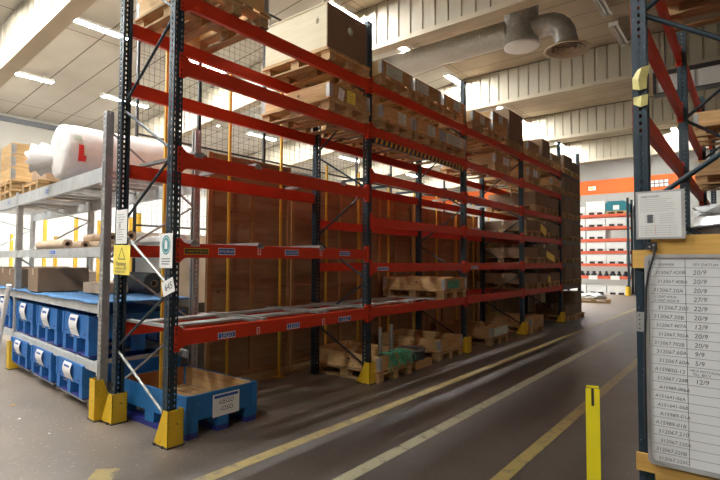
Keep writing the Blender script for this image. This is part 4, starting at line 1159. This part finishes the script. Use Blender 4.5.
# ------------------------------------------------------------------ duct, diffuser, lamps
r = thing('ventilation_duct', 'round steel ventilation duct under the roof with a branch over the aisle', 'duct', (-4.28, 11.75, 0))
m_ = MB(); m_.tube((-15.5, 0, 7.22), (-.3, 0, 7.22), .31, 'spiral_duct', 40); m_.build('duct_run', r)
m_ = MB(); m_.tube((0, 0, 6.80), (0, 0, CZ), .40, 'galvanised', 40, caps=True)
for k in range(14): m_.ring((0, 0, 6.84+.09*k), (0, 0, 6.85+.09*k), .408, .398, 'galvanised', 40)
m_.build('riser', r)
m_ = MB(); m_.lathe([(.0, 6.775), (.38, 6.775), (.41, 6.79), (.41, 6.82)], 'white_plastic', (0, 0, 0), 40); m_.build('end_cap', r, label='white end cap')
# segmented elbow
m_ = MB(); R_ = .42; rings = []; rr = .25
path = [Vector((.30, 0, 7.18)), Vector((.55, 0, 7.18))]
for k in range(6): a = PI/2*k/5; path.append(Vector((.60+R_*math.sin(a), 0, 7.18-R_*(1-math.cos(a)))))
path.append(Vector((1.05, 0, 6.62)))
n = 32; vs = []
for i, p in enumerate(path):
    d = (path[min(i+1, len(path)-1)]-path[max(i-1, 0)]).normalized(); s1 = Vector((0, 1, 0)); s2 = d.cross(s1)
    vs += [p+(s1*math.cos(2*PI*k/n)+s2*math.sin(2*PI*k/n))*rr for k in range(n)]
m_.add(vs, [(i*n+k, i*n+(k+1) % n, (i+1)*n+(k+1) % n, (i+1)*n+k) for i in range(len(path)-1) for k in range(n)], 'galvanised')
o = m_.build('elbow', r); fix_normals(o.data)
m_ = MB(); m_.lathe([(.245, 6.64), (.26, 6.56), (.50, 6.46), (.50, 6.44), (.43, 6.45), (.40, 6.50), (.33, 6.52)], 'diffuser_beige', (1.05, 0, 0), 40); do_ = m_.build('diffuser', r, label='beige round diffuser')
for rr in (.36, .26, .16, .07):
    MB().lathe([(rr, 6.455), (rr-.05, 6.54), (rr-.055, 6.53), (rr-.01, 6.45), (rr, 6.455)], 'diffuser_beige', (1.05, 0, 0), 36).build('cone_ring', do_)

TUBE = None; TUBE_OFF = None
def lamp(x, y, lit, label):
    global TUBE, TUBE_OFF
    L_ = 1.52; z = roof_z(x)-.165
    if TUBE is None:
        h_ = MB(); h_.box(-.05, .05, 0, L_, 0, .05, 'white_plastic'); h_.box(-.115, .115, -.03, -.005, -.055, .05, 'white_plastic'); h_.box(-.115, .115, L_+.005, L_+.03, -.055, .05, 'white_plastic'); h_.box(-.012, .012, .2, .22, .05, .16, 'steel'); h_.box(-.012, .012, L_-.22, L_-.2, .05, .16, 'steel')
        h_.prism([(-.05, .004), (-.115, -.045), (-.110, -.052), (-.045, -.004)], 1, 0, L_, 'white_plastic'); h_.prism([(.05, .004), (.045, -.004), (.110, -.052), (.115, -.045)], 1, 0, L_, 'white_plastic')
        t_ = MB(); t_.tube((0, .02, -.034), (0, L_-.02, -.034), .030, 'tube_lit', 8)
        q_ = MB(); q_.tube((0, .02, -.034), (0, L_-.02, -.034), .030, 'tube_soft', 8); u_ = MB(); u_.tube((0, .02, -.03), (0, L_-.02, -.03), .018, 'board_rim', 8)
        TUBE = (h_.mesh('housing'), t_.mesh('tube'), u_.mesh('tube'), q_.mesh('tube'))
    r = thing('tube_lamp', label, 'tube lamp', (x, y, z), 0, 'lit tube lamps' if lit else 'unlit tube lamps')
    for nm, me in (('housing', TUBE[0]), ('tube', TUBE[3] if lit == 2 else TUBE[1] if lit else TUBE[2])):
        o = bpy.data.objects.new(nm, me); COL.objects.link(o); o.parent = r
for ri, (x, y0, n, nm) in enumerate(((-8.05, 2.8, 10, 'over the long red rack'), (-12.9, 1.8, 10, 'in the row beyond the red rack'), (-16.9, 1.45, 10, 'in the row beside the outer wall'))):
    for k in range(n):
        lamp(x, y0+3.05*k, True, 'lit tube lamp %s, %s from its near end' % (nm, ordn[k]))
for k, y in enumerate((9.5, 12.3, 14.5, 18.0)): lamp(-2.78, y, False, 'unlit tube lamp above the aisle, %s from the near end' % ordn[k])
for k, y in enumerate((27.5, 30.7)): lamp(-2.78, y, True, 'lit tube lamp high above the far end of the aisle, %s of two' % ordn[k])

for x, y, t in ((-8.05, -.25, 'starting the row over the red rack'), (-8.05, -3.3, 'farther back in the row over the red rack'), (-12.9, -1.25, 'second row, near the room corner'), (-6.2, -1.6, 'between the aisle and the rack row, near end'), (-3.4, -6.6, 'above the near end of the aisle'), (.4, -6.6, 'above the floor facing the whiteboard')):
    lamp(x, y, 2 if x > -5 else True, 'lit tube lamp '+t)
# hanging heater unit beyond the near rack
r = thing('ceiling_heater', 'long pale panel heater with dark rail hanging under the roof beyond the near rack', 'heater', (-2.0, 16.0, 0))
m_ = MB(); m_.box(0, 3.4, -.03, .35, 6.33, 6.80, 'white_plastic'); m_.build('panel', r)
m_ = MB(); m_.box(-.08, 3.4, -.06, .38, 6.80, 6.92, 'dark_steel'); m_.box(-.08, 0, -.06, .38, 6.30, 6.80, 'dark_steel'); m_.box(-.0, 3.4, -.035, .35, 6.30, 6.33, 'dark_steel'); m_.build('rail', r)
for x in (.9, 1.8, 2.7): MB().box(x-.02, x+.02, -.045, -.03, 6.33, 6.80, 'grey_paint').build('seam', r)
for x in (.2, 3.2): MB().tube((x, .15, 6.92), (x, .15, CZ), .012, 'dark_steel', 6).build('hanger', r)

# small litter on the floor
for k, (x, y, s_) in enumerate(((-6.35, 1.95, .05), (-5.75, 1.83, .035), (-5.05, 1.85, .025))):
    m_ = MB(); m_.add([(0, 0, .002), (s_, .01, .012), (s_*1.1, s_*.7, .004), (.1*s_, s_*.6, .015)], [(0, 1, 2, 3)], 'strip_ochre' if k == 0 else 'paper')
    solo(m_, 'paper_scrap', ('orange-brown' if k == 0 else 'small white' if k == 1 else 'tiny white')+' scrap lying on the concrete before the wheeled bins', 'litter', (x, y, 0.001))

# ------------------------------------------------------------------ world, camera, view
wd = bpy.data.worlds.new('World'); sc.world = wd; wd.use_nodes = True
wd.node_tree.nodes['Background'].inputs[0].default_value = (.03, .03, .03, 1)
cam = bpy.data.cameras.new('camera'); co = bpy.data.objects.new('camera', cam); COL.objects.link(co)
cam.sensor_width = 36; cam.lens = 497.5*36/720; cam.clip_start = .05; cam.clip_end = 200
yaw, pitch, roll = .667, .0425, -.0046
co.location = (0, 0, 1.582)
Fh = Vector((-math.sin(yaw), math.cos(yaw), 0)); Rv = Vector((math.cos(yaw), math.sin(yaw), 0)); Zv = Vector((0, 0, 1))
F = Fh*math.cos(pitch)+Zv*math.sin(pitch); U = -Fh*math.sin(pitch)+Zv*math.cos(pitch)
# image x' = x cos r - y sin r : camera axes rotated accordingly
R2 = Rv*math.cos(roll)-U*math.sin(roll); U2 = Rv*math.sin(roll)+U*math.cos(roll)
M = Matrix((R2, U2, -F)).transposed().to_4x4()
co.matrix_world = Matrix.Translation(co.location) @ M
sc.camera = co
vs_ = sc.view_settings; vs_.view_transform = 'Standard'; vs_.look = 'None'; vs_.gamma = 1.0; vs_.use_curve_mapping = False; vs_.exposure = .95
sc.cycles.use_denoising = True
sc.cycles.max_bounces = 6; sc.cycles.diffuse_bounces = 4
try: sc.cycles.use_light_tree = True
except Exception: pass
